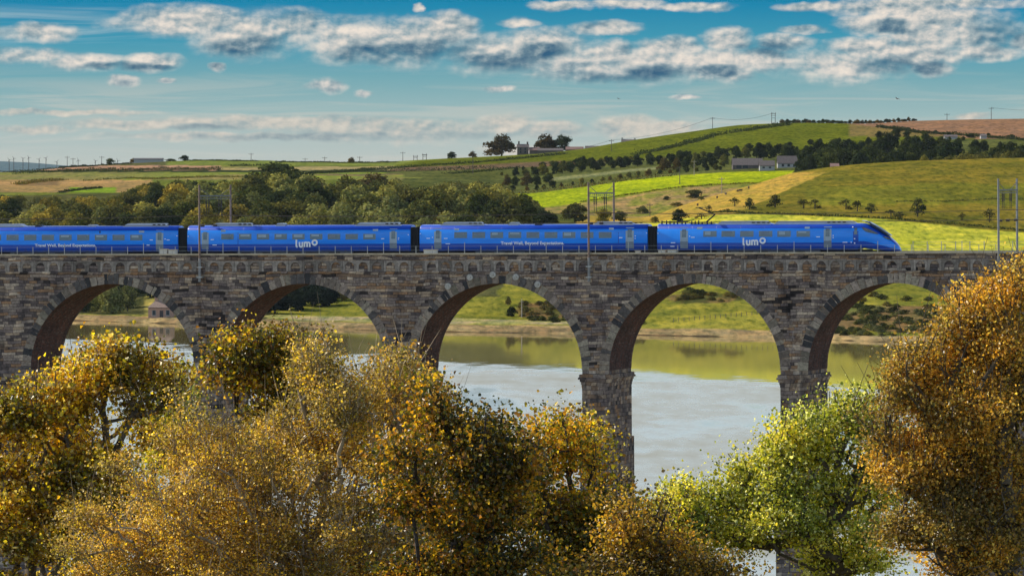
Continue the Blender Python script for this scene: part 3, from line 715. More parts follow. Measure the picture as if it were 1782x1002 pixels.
hedge([(1105, 271), (1150, 262), (1200, 250), (1250, 236), (1300, 228), (1375, 218)], 3.2, 4, 'dark hedge climbing across the big green hill', 11.9, 13)
hedge([(780, 303), (860, 297), (900, 293)], 2.0, 4, 'low hedge left of the tree belt', 10.5, 12)
hedge([(905, 338), (960, 332), (1020, 325), (1080, 316), (1120, 312), (1170, 306)], 3.4, 6, 'thick bramble hedge above the bright green strip', 10.4, 11.3, OL + RU + DG)
hedge([(1010, 352.5), (1100, 338.6), (1200, 325.5), (1300, 320), (1330, 320)], 1.0, 1.2, 'thin dark hedge below the bright green strip', 9.2, 10.6, OL)
hedge([(1235, 371), (1300, 371.5), (1400, 374), (1500, 379), (1600, 386), (1700, 394), (1790, 402)], 1.0, 1.6, 'low hawthorn hedge at the foot of the domed hill', 5.6, 6.4, DG + OL)
hedge([(1530, 222), (1600, 232), (1700, 238), (1790, 246)], 2.4, 3, 'dark hedge below the ploughed brown field', 11.7, 13)
hedge([(1555, 352), (1640, 351), (1740, 346), (1790, 348)], .5, 1.2, 'faint dark bank line across the domed hill', 6.2, 8.5, OL, dens=.5)

# ------------------------------------------------------------------ buildings beyond
M_slate = mat('slate roof', (.10, .078, .07), .8, noise=.3, nscale=1.5)
M_rubble = mat('rubble wall', (.11, .085, .07), .9, noise=.35, nscale=2)
M_white = mat('white render', (.36, .345, .32), .8, noise=.08)
M_dkwin = mat('dark window glass', (.02, .025, .03), .2)
M_redroof = mat('reddish roof', (.20, .11, .085), .8, noise=.3, nscale=1.5)
M_shade = mat('dark timber cladding', (.06, .05, .05), .8, noise=.3)
def house(name, label, u, vb, w_px, wall_px, roof_px, depth=8, wallm=None, roofm=None, chim=(), hip=0.0, wins=(), doors=(), p=None, L0=6, rot=0.0, cat='house', frames=False):
    b = p or hit(u, vb, L0); s = b.y / F; w = w_px * s; hw = wall_px * s; hr = roof_px * s
    e = empty(name, b, (0, 0, rot)); tag(e, label, cat)
    m = MB(); m.box(-w / 2, w / 2, 0, depth, -3, hw)
    if not hip:
        for x in (-w / 2, w / 2): m.face([(x, 0, hw), (x, depth / 2, hw + hr), (x, depth, hw)] if x > 0 else [(x, depth, hw), (x, depth / 2, hw + hr), (x, 0, hw)])
    m.obj('wall', wallm or M_rubble, e)
    r = MB(); o = .25; x0 = -w / 2 - o; x1 = w / 2 + o; ix = hip * s
    A = [(x0, -o, hw - .05), (x1, -o, hw - .05), (x1 - ix, depth / 2, hw + hr), (x0 + ix, depth / 2, hw + hr)]
    B = [(x1, depth + o, hw - .05), (x0, depth + o, hw - .05), (x0 + ix, depth / 2, hw + hr), (x1 - ix, depth / 2, hw + hr)]
    for q in (A, B): r.face([(a, b_, c + .18) for a, b_, c in q]); r.face([(a, b_, c) for a, b_, c in q][::-1])
    if hip:
        for a, b_ in ((1, 0),):
            r.face([(x1, -o, hw + .13), (x1, depth + o, hw + .13), (x1 - ix, depth / 2, hw + hr + .18)])
            r.face([(x0, depth + o, hw + .13), (x0, -o, hw + .13), (x0 + ix, depth / 2, hw + hr + .18)])
    ro = r.obj('roof', roofm or M_slate, e)
    for cx, ch in chim:
        c = MB(); c.box(cx * s - .5, cx * s + .5, depth / 2 - .5, depth / 2 + .5, hw + hr - 1.0, hw + hr + ch * s)
        c.box(cx * s - .6, cx * s + .6, depth / 2 - .6, depth / 2 + .6, hw + hr + ch * s, hw + hr + ch * s + .15)
        c.obj('chimney', wallm or M_rubble, ro)
    for cx, cz, ww, wh in wins:
        c = MB(); c.box(cx * s - ww / 2, cx * s + ww / 2, -.05, .1, cz * s, cz * s + wh); wo = c.obj('window', M_dkwin, e)
        if frames:
            c = MB(); t = .12; x0_, x1_, z0_, z1_ = cx * s - ww / 2, cx * s + ww / 2, cz * s, cz * s + wh
            c.box(x0_ - t, x0_, -.08, .1, z0_ - t, z1_ + t); c.box(x1_, x1_ + t, -.08, .1, z0_ - t, z1_ + t); c.box(x0_, x1_, -.08, .1, z0_ - 2 * t, z0_)
            c.obj('frame', M_white, wo)
    for cx, ww, wh in doors:
        c = MB(); c.box(cx * s - ww / 2, cx * s + ww / 2, -.06, .1, 0, wh); c.obj('door', M_shade, e)
    return e
M_pinkstone = mat('pink sandstone wall', (.42, .25, .18), .9, noise=.25, nscale=2)
house('cottage', 'small stone cottage with hipped roof on the shore in the leftmost arch', 280, 553, 44, 17, 13, 7, M_pinkstone, mat('stone slate roof', (.30, .20, .15), .85, noise=.3, nscale=2), chim=((-9, 5),), hip=15,
      wins=((-12, 4.5, 1.0, 1.5), (12, 4.5, 1.0, 1.5)), doors=((1, 1.1, 2.2),), L0=1.6, frames=True)
skp = lambda u, dv=0: (lambda d: Vector(((u - 891) / F * d, d, ground(u, d) + dv)))(lay_d(u, 12.85))
house('barn', 'long pale-walled barn on the left skyline', 258, 0, 50, 5, 2.2, 12, M_white, M_shade, p=skp(258))
house('farmhouse', 'tall dark stone farmhouse with chimneys on the skyline', 910, 0, 20, 13, 5, 8, M_rubble, M_slate, chim=((-7, 5), (8, 4)), wins=((-4, 3, .9, 1.3), (4, 3, .9, 1.3), (-4, 8, .9, 1.3), (4, 8, .9, 1.3)), p=skp(910))
house('barn', 'reddish-roofed barn beside the skyline farmhouse', 930, 0, 18, 6, 5, 9, M_rubble, M_redroof, p=skp(930))
house('barn', 'low long barn in front of the dark skyline tree', 958, 0, 44, 3, 4, 9, M_rubble, M_slate, p=skp(958))
house('barn', 'brown-roofed barn right of the skyline farm', 1000, 0, 30, 3, 5, 9, M_rubble, M_redroof, p=skp(1000, -1))
house('barn', 'low barn with pale gable right of the farm', 1036, 0, 34, 2.5, 4.5, 9, M_white, M_slate, p=skp(1036, -2))
house('cottage', 'half-hidden cottage roof peeping over the green hill', 1097, 0, 24, 4, 4, 8, M_white, M_slate, chim=((-11, 3), (11, 2)), p=skp(1094, -2))
fp = hit(1312, 293, 10.9, 12)
house('farm_building', 'long barn with grey slate roof beside the belt wood', 1301, 0, 52, 6, 12, 12, M_rubble, M_slate, p=hit(1301, 294, 10.9, 12), cat='barn', wins=((-15, 1, 2.5, 1.6), (-4, 1, 2.5, 1.6)))
house('farm_building', 'white-walled low house between the two grey roofs', 1333, 0, 26, 6, 9, 9, M_white, M_slate, p=hit(1333, 295, 10.9, 12) + Vector((0, -14, 0)), wins=((-6, 2, 1.2, .8), (5, 2, 1.2, .8)))
house('farmhouse', 'grey-roofed house with white wall left of the dark wood', 1374, 0, 38, 8, 13, 10, M_white, M_slate, p=hit(1374, 293, 10.9, 12) + Vector((0, 10, 0)), wins=((-10, 3, 1.2, 1.2), (0, 3, 1.2, 1.2), (10, 3, 1.2, 1.2)))
house('house', 'tiny red-roofed house just behind the domed hill', 1453, 0, 14, 6, 5, 8, M_rubble, M_redroof, p=(lambda d: Vector(((1453 - 891) / F * d, d, HC + (300 - 296) / F * d)))(lay_d(1453, 8.5)))
for (u, v, lab) in ((1655, 238, 'white house roof among the dark trees at right'), (1712, 246, 'small pale house gable among the dark trees at far right')):
    d = lay_d(u, 12.0); house('house', lab, u, 0, 22 if u < 1700 else 10, 2.5, 3.5, 8, M_white, M_slate, p=Vector(((u - 891) / F * d, d, ground(u, d) + .6)))

# ------------------------------------------------------------------ power poles, turbines, cattle, birds
M_pole = mat('weathered pole timber', (.10, .08, .065), .9, noise=.3)
M_polelit = mat('sunlit pole timber', (.34, .28, .22), .9, noise=.3)  # lit copy of the pole timber, sunlight put into its colour
def power_pole(u, vt, vb, label, p=None, kind='T', L0=6, m=None, arm=1.6):
    b = p or hit(u, vb, L0); h = (vb - vt) / F * b.y
    e = empty('power_pole', b); tag(e, label, 'pole', 'power poles on the farmland')
    for dx_ in ((0,) if kind == 'T' else (-1.1, 1.1)):
        mb = MB(); mb.tube((dx_, 0, -1), (dx_, 0, h), .20, .14, 6); mb.obj('pole', m or M_pole, e)
    mb = MB(); mb.box(-arm, arm, -.09, .09, h - .9, h - .7)
    if kind == 'H': mb.box(-arm, arm, -.09, .09, h * .72, h * .72 + .2); mb.box(-1.1, 1.1, -.09, .09, h * .5, h * .5 + .2)
    mb.obj('crossarm', m or M_pole, e)
    mb = MB()
    for x in (-arm * .9, 0, arm * .9): mb.tube((x, 0, h - .7), (x, 0, h - .35), .1, .05, 6)
    mb.obj('insulators', M_shade, e); return e, Vector((b.x, b.y, b.z + h - .3))
tops = []
for (u, vt, vb, kind, lab) in ((1064, 243, 263, 'T', 'power pole on the green hill above the middle mast'), (1240, 210, 230, 'T', 'power pole on the green skyline left of the twin pole'), (1346, 194, 214, 'H', 'twin-legged power pole on the green hilltop'),
        (1648, 199, 211, 'T', 'power pole on the brown skyline'), (1725, 187, 208, 'T', 'taller power pole on the brown skyline at far right'), (701, 265, 281, 'T', 'power pole on the skyline left of the farm'),
        (723, 272, 281, 'H', 'small twin pole right of the skyline centre'), (739, 270, 281, 'H', 'small twin pole nearer the farm'), (565, 272, 282, 'T', 'small pole on the skyline at left centre'),
        (531, 275, 282, 'T', 'smaller pole on the skyline left of centre'), (437, 267, 280, 'T', 'pole on the skyline between barn and wood'), (626, 271, 282, 'T', 'pole beside the lone round skyline tree'),
        (177, 273, 288, 'T', 'pole on the skyline left of the barn bushes'), (117, 272, 292, 'T', 'left one of the paired poles on the left skyline'), (127, 275, 291, 'T', 'right one of the paired poles on the left skyline')):
    e, t = power_pole(u, vt, vb, lab, p=skp(u) if vb < 300 and u != 1064 else None, kind=kind, L0=11.9); tops.append((u, t))
for (u, vt, vb, lab) in ((823, 262, 303, 'tall dark pole against the long green field'), (1183, 290, 321, 'pole standing on the bright green strip'), (1208, 279, 305, 'pole at the upper edge of the bright green strip'), (1256, 312, 341, 'pale pole on the tan scrub field'), (1131, 362, 385, 'thin pole on the ochre slope behind the train')):
    power_pole(u, vt, vb, lab, L0=8.0, m=M_polelit if u > 1200 else M_pole, arm=1.2)
power_pole(908, 521, 553, 'pale post by the shore seen through the middle arch', L0=1.6, m=M_polelit, arm=.5)
for u in (16, 24, 40, 50, 68, 80, 99, 136, 166, 205):
    d = 7000.; h = RN.uniform(5, 12) / F * d; b = Vector(((u - 891) / F * d, d, HC + (300 - 291) / F * d)); b.z = HC + (300 - (284 + u * .035)) / F * d
    e = empty('wind_turbine', (b.x, b.y, 20)); tag(e, 'tiny wind turbine on the hazy far-left horizon', 'wind turbine', 'distant wind turbines')
    zt = b.z + h - 20; mb = MB(); mb.tube((0, 0, 0), (0, 0, zt), .5, .3, 6); mb.obj('tower', M_pole, e)
    mb = MB(); a0 = RN.uniform(0, 2)
    for k in range(3):
        a = a0 + k * 2.094; mb.tube((0, -1, zt), (math.sin(a) * 3, -1, zt + math.cos(a) * 3), .3, .12, 4)
    mb.obj('rotor', M_pole, e)
wires = [t for u, t in tops if u in (1064, 1240, 1346)]
M_wire = mat('dark wire', (.03, .03, .03), .5)
def wire(a, b, sag, r, name, label, group=None, n=14, m=None):
    mb = MB(); pts = [a.lerp(b, i / n) - Vector((0, 0, sag * 4 * (i / n) * (1 - i / n))) for i in range(n + 1)]
    for p, q in zip(pts[:-1], pts[1:]): mb.tube(p, q, r, r, 4, cap=False)
    o = mb.obj(name, m or M_wire); tag(o, label, 'wire', group); return o
wires.insert(0, W(900, 268, wires[0].y))
for i in range(len(wires) - 1):
    wire(wires[i], wires[i + 1], 2.5, .09, 'power_line', ['power line rising from the farm to the first hill pole', 'power line between the two hill poles', 'power line up to the twin pole on the hilltop'][i])
a = W(1782 + 60, 191, tops[4][1].y); wire(tops[4][1], a, 1, .08, 'power_line', 'power line leaving the far right skyline pole')
M_cow = mat('dark brown hide', (.035, .018, .014), .8)
def cow(u, v, rot):
    b = hit(u, v, 6.2, 9); mb = MB(); 
    # body built as stacked rings along x
    rings = [(-1.15, .95, .12, .12), (-1.05, 1.0, .30, .34), (-.6, .98, .36, .42), (0, .92, .40, .46), (.55, .98, .38, .44), (.95, 1.08, .28, .34), (1.25, 1.2, .16, .2), (1.5, 1.22, .15, .17), (1.75, 1.05, .10, .12), (1.85, 1.0, .04, .05)]
    pr = None
    for (x, z, ry, rz) in rings:
        R_ = [(x, ry * math.cos(t), z + rz * math.sin(t)) for t in [k * math.pi / 4 for k in range(8)]]
        if pr:
            for k in range(8): mb.face([pr[k], pr[(k + 1) % 8], R_[(k + 1) % 8], R_[k]])
        pr = R_
    for lx in (-.85, .7):
        for ly in (-.22, .22):
            mb.tube((lx, ly, .9), (lx + .05, ly, .45), .13, .08, 5); mb.tube((lx + .05, ly, .45), (lx, ly, -.05), .08, .06, 5)
    mb.tube((-1.15, 0, 1.15), (-1.3, 0, .5), .05, .03, 4); mb.tube((1.45, -.25, 1.35), (1.45, .25, 1.35), .06, .06, 4)
    o = mb.obj('cow', M_cow, loc=b, rot=(0, 0, rot), smooth=True, merge=True); o.scale = (.8,) * 3
    tag(o, 'small dark brown cow grazing on the crest of the ochre slope', 'cow', 'cattle on the ochre slope')
for u, v in ((1214, 359), (1248, 346), (1263, 340), (1284, 335), (1289, 334), (1303, 329)): cow(u, v, RN.uniform(.7, 2.2))
def bird(u, v, d, label):
    mb = MB()
    for s_ in (-1, 1):
        mb.face([(0, .25, 0), (0, -.2, 0), (s_ * .55, -.1, .22), (s_ * .5, .2, .2)]); mb.face([(s_ * .5, .2, .2), (s_ * .55, -.1, .22), (s_ * 1.05, -.25, .05)])
    for k, (y0, r0, y1, r1) in enumerate(((-.5, .02, -.2, .1), (-.2, .1, .2, .1), (.2, .1, .45, .04))): mb.tube((0, y0, 0), (0, y1, 0), r0, r1, 6)
    o = mb.obj('bird', M_shade, loc=W(u, v, d), rot=(.3, .3, .8)); tag(o, label, 'bird')
bird(1561, 172, 1500, 'tiny dark bird in the sky above the hilltop trees'); bird(1076, 172, 2200, 'tiny dark speck of a bird above the farm')

# fence in the fourth arch pasture
fe = empty('field_fence', hit(1225, 556, 1.6, 5)); tag(fe, 'sparse post fence on the pasture seen through the fourth arch', 'fence')
prev = None
for u in np.linspace(1172, 1345, 20):
    vv = 556 - (u - 1225) * .085; p = hit(u, vv, 1.6, 5) - fe.location
    mb = MB(); mb.tube(p + Vector((0, 0, -.2)), p + Vector((0, 0, 1.2)), .09, .09, 5); mb.obj('post', M_pole, fe)
    if prev is not None:
        mb = MB()
        for zz_ in (.5, 1.0): mb.tube(prev + Vector((0, 0, zz_)), p + Vector((0, 0, zz_)), .02, .02, 3, cap=False)
        mb.obj('fence_wire', M_wire, fe)
    prev = p

# ------------------------------------------------------------------ the viaduct
SP = .24; CP = math.sqrt(1 - SP * SP); Y0 = 665.0; X0 = (1062 - 891) / F * Y0
GRAD = .0055; PIT = 21.3
BR = Matrix.Translation((X0, Y0, 0)) @ Matrix.Rotation(-math.asin(SP), 4, 'Z') @ Matrix.Rotation(-math.atan(GRAD), 4, 'Y')
def bridge_empty(name, s, t, z):
    e = empty(name); e.matrix_world = BR @ Matrix.Translation((s, t, z)); return e
def US(u, t=0.0):
    a = (u - 891) / F
    return (a * (Y0 + t * CP) - X0 - t * SP) / (CP + a * SP)
def VZ(v, s, t=0.0): return HC - (v - HOR) * (Y0 - s * SP + t * CP) / F - GRAD * s
WID = 10.6
Z_PAR = 37.55; Z_CROWN = 34.35; Z_SPR = 24.95; PW = 2.9; Rr = (PIT - PW) / 2
STONES = [(0.0, (.035, .032, .034)), (.07, (.09, .08, .085)), (.20, (.17, .148, .15)), (.38, (.225, .20, .19)), (.54, (.18, .135, .105)), (.64, (.30, .25, .20)), (.76, (.24, .16, .105)), (.84, (.37, .33, .29)), (.93, (.11, .095, .095))]
def masonry(name, rowh=.36, colw=1.0, uvmap=False, stones=STONES, streak=True, bright=(1.25, 1.16, 1.04)):
    m = bpy.data.materials.new(name); m.use_nodes = True; t = NT(m.node_tree); b = t.n['Principled BSDF']
    b.inputs['Roughness'].default_value = .92; b.inputs['Specular IOR Level'].default_value = .2
    tc = t.new('ShaderNodeTexCoord'); co = tc.outputs['Object']; x, y, z = t.sep(co)
    if uvmap:
        x, z, _ = t.sep(tc.outputs['UV'])
    else: x = t.m('ADD', x, y)
    p2 = t.xyz(x, 0.0, z)
    zw = t.m('ADD', z, t.m('MULTIPLY', t.m('SUBTRACT', t.noise(p2, .35, 2), .5), .5))
    zr = t.m('DIVIDE', zw, rowh); row = t.m('FLOOR', zr); fz_ = t.m('SUBTRACT', zr, row)
    wn = t.new('ShaderNodeTexWhiteNoise', noise_dimensions='1D'); t._in(wn, 'W', row)
    cw = t.m('MULTIPLY', colw, t.m('ADD', .6, t.m('MULTIPLY', wn.outputs['Value'], .9)))
    xr = t.m('ADD', t.m('DIVIDE', t.m('ADD', x, t.m('MULTIPLY', t.m('SUBTRACT', t.noise(t.xyz(x, row, 0.0), .9, 2), .5), .8)), cw), t.m('MULTIPLY', wn.outputs['Value'], 37.0))
    colu = t.m('FLOOR', xr); fx_ = t.m('SUBTRACT', xr, colu)
    w2 = t.new('ShaderNodeTexWhiteNoise', noise_dimensions='3D'); t._in(w2, 'Vector', t.xyz(colu, row, 3.0))
    big = t.noise(p2, .10, 3); mid = t.noise(p2, .55, 3)
    r = t.m('ADD', t.m('MULTIPLY', w2.outputs['Value'], .86), t.m('MULTIPLY', t.m('SUBTRACT', big, .40), .55))
    r = t.m('FRACT', t.m('ABSOLUTE', r))
    c = t.ramp(r, stones, 'CONSTANT')
    fine = t.noise(p2, 4.0, 4, .65)
    c = t.mix(1.0, c, t.ramp(fine, [(.25, (.5, .5, .52)), (.5, (1, 1, 1)), (.78, (1.6, 1.55, 1.5))]), 'MULTIPLY')
    c = t.mix(1.0, c, t.ramp(mid, [(.3, (.55, .55, .60)), (.65, (1.22, 1.17, 1.1))]), 'MULTIPLY')
    damp = t.noise(t.xyz(t.m('MULTIPLY', x, .55), 9.0, t.m('MULTIPLY', z, .16)), 1.0, 5, .62)
    c = t.mix(1.0, c, t.ramp(damp, [(.34, (.42, .42, .46)), (.47, (1, 1, 1)), (.60, (1, 1, 1)), (.72, (1.45, 1.36, 1.22))]), 'MULTIPLY')
    e1 = t.m('MULTIPLY', t.m('MINIMUM', fz_, t.m('SUBTRACT', 1.0, fz_)), rowh)
    e2 = t.m('MULTIPLY', t.m('MINIMUM', fx_, t.m('SUBTRACT', 1.0, fx_)), cw)
    ed = t.m('MINIMUM', e1, e2); mort = t.ss(ed, .008, .035)
    c = t.mix(1.0, c, t.mix(mort, (.42, .40, .40), (1, 1, 1)), 'MULTIPLY')
    if streak:
        sn = t.noise(t.xyz(t.m('MULTIPLY', x, 1.5), 0.0, t.m('MULTIPLY', z, .28)), 1.0, 4, .6)
        zone = t.m('MULTIPLY', t.ss(z, 24.0, 25.5), t.ss(z, 30.0, 28.0))
        c = t.mix(t.m('MULTIPLY', t.m('MULTIPLY', t.ss(sn, .60, .68), zone), .55), c, (.42, .43, .45))
        sn2 = t.noise(t.xyz(t.m('MULTIPLY', x, .9), 5.0, t.m('MULTIPLY', z, .22)), 1.0, 3, .6)
        c = t.mix(t.m('MULTIPLY', t.ss(sn2, .54, .66), t.m('MULTIPLY', t.ss(z, 31.0, 26.5), .6)), c, (.018, .022, .03))
    c = t.mix(1.0, c, bright, 'MULTIPLY')
    t.l.new(c, b.inputs['Base Color'])
    h = t.m('ADD', t.m('MULTIPLY', mort, .6), t.m('ADD', t.m('MULTIPLY', w2.outputs['Value'], .5), t.m('MULTIPLY', fine, .5)))
    bp = t.new('ShaderNodeBump', {'Height': h, 'Strength': .8, 'Distance': .06}); t.l.new(bp.outputs[0], b.inputs['Normal'])
    return m
M_stone = masonry('weathered sandstone masonry', .31, 1.15)
M_pier = masonry('pier ashlar', .42, 1.0)
BRK = [(0, (.06, .035, .035)), (.2, (.10, .05, .042)), (.4, (.085, .055, .052)), (.6, (.125, .06, .05)), (.8, (.11, .085, .085)), (.92, (.16, .115, .105))]
M_brick = masonry('arch soffit brickwork', .16, .5, True, BRK, False)
M_block = attr_mat('dressed arch stones', .9, nscale=3.0, nz_amt=.5, spec=.2)
M_cope = mat('pale coping stone', (.45, .38, .27), .85, noise=.2, nscale=2)
vi = bridge_empty('viaduct', 0, 0, 0)
tag(vi, 'long stone railway viaduct with tall round arches crossing the river', 'viaduct')
K0, K1 = -6, 3              # arches: pier k has its right face at s = k*PIT
def pier_c(k): return k * PIT - PW / 2
NA = 40
SH = lambda k: -3.2 if k < -3 else 0.0
def arch_pts(c, n=NA): return [(c + Rr * math.cos(math.pi * i / n), Z_CROWN - Rr + Rr * math.sin(math.pi * i / n)) for i in range(n + 1)]
s_lo = pier_c(K0) - 3.2; s_hi = pier_c(K1 + 1)
Z_SP = Z_CROWN - Rr          # springing of the semicircle
# spandrel walls: one mesh, front and back faces with the arches cut out
sp = MB()
for k in range(K0, K1 + 1):
    c = pier_c(k) + PIT / 2 + SH(k); ap = arch_pts(c)[::-1]      # from left to right
    for yy_, fl in ((0.0, False), (WID, True)):
        for i in range(NA):
            (xa, za), (xb, zb) = ap[i], ap[i + 1]
            q = [(xa, yy_, za), (xb, yy_, zb), (xb, yy_, Z_PAR - 1.95), (xa, yy_, Z_PAR - 1.95)]
            sp.face(q[::-1] if fl else q)
        for xl, xr_ in ((pier_c(k) + SH(k), c - Rr), (c + Rr, pier_c(k) + PIT + SH(k))) + (((pier_c(-3) - 3.2, pier_c(-3)),) if k == -3 else ()):
            q = [(xl, yy_, Z_SP), (xr_, yy_, Z_SP), (xr_, yy_, Z_PAR - 1.95), (xl, yy_, Z_PAR - 1.95)]
            sp.face(q[::-1] if fl else q)
sp.obj('spandrel_wall', M_stone, vi)
for k in range(K0, K1 + 1):
    c = pier_c(k) + PIT / 2 + SH(k); ap = arch_pts(c)
    mb = MB(); 
    for i in range(NA):
        (xa, za), (xb, zb) = ap[i], ap[i + 1]; L_ = math.pi * Rr / NA
        for j in range(6):
            ya, yb = WID * j / 6, WID * (j + 1) / 6
            mb.face([(xa, ya, za), (xa, yb, za), (xb, yb, zb), (xb, ya, zb)], uv=[(ya, i * L_), (yb, i * L_), (yb, (i + 1) * L_), (ya, (i + 1) * L_)])
    mb.obj('arch_soffit', M_brick, vi)
    # voussoirs of uneven length, each a little proud of the wall
    mb = MB(); mb2 = MB(); a = 0.0; rv = random.Random(k * 5 + 400)
    while a < math.pi - .001:
        da = min(rv.uniform(.040, .085), math.pi - a)
        if math.pi - a - da < .03: da = math.pi - a
        r1 = Rr + rv.uniform(.75, 1.12); pr = rv.uniform(.015, .05)
        q = rv.random()
        lum = rv.uniform(.55, 1.35); col = (.045, .044, .046) if q < .14 else ((.10, .09, .085) if q < .3 else (.25 * lum, (.208 + rv.uniform(-.012, .01)) * lum, .165 * lum))
        g = .004
        for face_y, sgn in ((0.0, -1), (WID, 1)):
            poly = [(c + rr_ * math.cos(t), Z_SP + rr_ * math.sin(t)) for rr_, t in ((Rr - .02, a + g), (r1, a + g), (r1, a + da - g), (Rr - .02, a + da - g))]
            (mb if sgn < 0 else mb2).prism(poly, min(face_y + sgn * pr, face_y), max(face_y + sgn * pr, face_y) + (.05 if sgn < 0 else 0), c=col)
        a += da
    mb.obj('voussoir_ring', M_block, vi); mb2.obj('voussoir_ring', M_block, vi)
# piers (the leftmost one in view is a wider stop pier)
for k in range(K0, K1 + 2):
    c = pier_c(k) + SH(k); mb = MB(); xa_ = c - PW / 2 - (3.2 if k == -3 else 0); xb_ = c + PW / 2
    mb.box(xa_ + .02, xb_ - .02, 0.003, WID - .003, Z_SP - .4, Z_SP + .004)
    zt = Z_SP - .4
    for dz_, hh_, o in ((0, .30, .28), (.30, .22, .38), (.52, .26, .22), (.78, .27, .12), (1.05, .30, .06)):
        mb.box(xa_ - o, xb_ + o, -o, WID + o, zt - dz_ - hh_, zt - dz_)
    z1 = zt - 1.35
    mb.box(xa_ - .02, xb_ + .02, -.02, WID + .02, z1 - 5.5, z1)
    mb.box(xa_ - .22, xb_ + .22, -.22, WID + .22, z1 - 12, z1 - 5.5)
    mb.box(xa_ - .5, xb_ + .5, -.5, WID + .5, -6, z1 - 12)
    mb.obj('pier', M_pier, vi)
# string course, corbel arcade, parapet, coping, deck
mb = MB(); mb.box(s_lo, s_hi, -.14, WID + .14, Z_PAR - 2.07, Z_PAR - 1.90); mb.obj('string_course', M_stone, vi)
mb = MB(); cp_ = PIT / 14.2; zt = Z_PAR - .78; zb = Z_PAR - 1.90; yf = -.12; nn = int((s_hi - s_lo) / cp_)
for i in range(nn):
    x0_ = s_lo + i * cp_; xc = x0_ + cp_ / 2; rw = .50; zc = zb + .46; rvv = RN.uniform(-.03, .03)
    lu_ = RN.uniform(.55, 1.2); col = (.27 * lu_, .235 * lu_, .205 * lu_)
    arc = [(xc + rw * math.cos(t), zc + (rw + .02) * math.sin(t) * 1.0) for t in [math.pi * k / 8 for k in range(9)]]
    right = [(xc + rw, zb)] + arc[:5]; left = arc[4:] + [(xc - rw, zb)]
    pr_ = [(x0_ + cp_, zb)] ; 
    mb.prism([(xc + rw, zb)] [::-1] + [(x0_ + cp_ - .01, zb), (x0_ + cp_ - .01, zt), (xc, zt)] + arc[:5][::-1], yf + rvv, 0.05, c=col)
    mb.prism([(x0_ + .01, zb), (xc - rw, zb)] + arc[4:][::-1] + [(xc, zt), (x0_ + .01, zt)], yf + rvv, 0.05, c=col)
mb.obj('corbel_arcade', M_block, vi)
mb = MB(); mb.box(s_lo, s_hi, .004, .11, Z_PAR - 1.96, zt - .01); mb.obj('niche_wall', M_stone, vi)
mb = MB(); mb.box(s_lo, s_hi, WID - .05, WID + .3, zb, zt); mb.obj('corbel_band', M_stone, vi)
mb = MB(); mb.box(s_lo, s_hi, -.14, .12, zt, Z_PAR - .16); mb.box(s_lo, s_hi, -.20, -.14, Z_PAR - .42, Z_PAR - .30); mb.obj('parapet', M_stone, vi)
mb = MB(); mb.box(s_lo, s_hi, WID - .15, WID + .30, zt, Z_PAR - .16); mb.obj('parapet', M_stone, vi)
mb = MB(); mb.box(s_lo, s_hi, 0.121, WID - .151, Z_PAR - 1.5, Z_PAR - 1.0); mb.obj('track_bed', mat('ballast', (.16, .14, .12), .95, noise=.5, nscale=8), vi)
mb = MB(); mb.box(s_lo, s_hi, -.30, .2, Z_PAR - .16, Z_PAR); mb.obj('coping', M_cope, vi)
mb = MB(); mb.box(s_lo, s_hi, WID - .2, WID + .42, Z_PAR - .16, Z_PAR); mb.obj('coping', M_cope, vi)
mb = MB()
for yt in (3.0, 6.6):
    for dy_ in (-.717, .717): mb.box(s_lo, s_hi, yt + dy_ - .035, yt + dy_ + .035, Z_PAR - 1.0, Z_PAR - .82)
mb.obj('rail', mat('steel rail', (.25, .2, .17), .4, .8), vi)
# round iron tie plates over the middle arch
M_tie = mat('pale iron tie plate', (.42, .40, .36), .6, noise=.25, nscale=5)
for (u, v) in ((783, 498), (821, 482.5), (861, 478), (901, 482), (939, 495)):
    s_ = US(u); z_ = VZ(v, s_); mb = MB(); mb.tube((s_, -.03, z_), (s_, -.22, z_), .36, .33, 16); mb.tube((s_, -.22, z_), (s_, -.30, z_), .14, .12, 8); mb.obj('tie_plate', M_tie, vi)
# parapet railing
ra = bridge_empty('parapet_railing', 0, 0, 0); tag(ra, 'thin post railing standing along the near parapet', 'railing')
M_gal = mat('galvanised steel', (.42, .42, .40), .5, .5)
s_ = US(-20); e_ = US(1800); i = 0
while s_ < e_:
    mb = MB(); hh = .78 + (.35 if i % 5 == 0 else 0); mb.box(s_ - .03, s_ + .03, -.28, -.22, Z_PAR, Z_PAR + hh); mb.obj('post', M_gal, ra); s_ += PIT / 12; i += 1
mb = MB()
for zz_ in (.3, .72): mb.box(US(-40), US(1820), -.26, -.24, Z_PAR + zz_, Z_PAR + zz_ + .018)
mb.obj('rail', M_gal, ra)
mb = MB()
s_ = US(1560); ra2 = bridge_empty('parapet_railing', 0, 0, 0); tag(ra2, 'thin post railing along the far parapet beyond the train nose', 'railing')
while s_ < US(1800):
    mb = MB(); mb.box(s_ - .03, s_ + .03, WID + .2, WID + .26, Z_PAR, Z_PAR + 1.0); mb.obj('post', M_gal, ra2); s_ += PIT / 14
mb = MB(); mb.box(US(1560), US(1820), WID + .22, WID + .24, Z_PAR + .9, Z_PAR + .92); mb.obj('rail', M_gal, ra2)
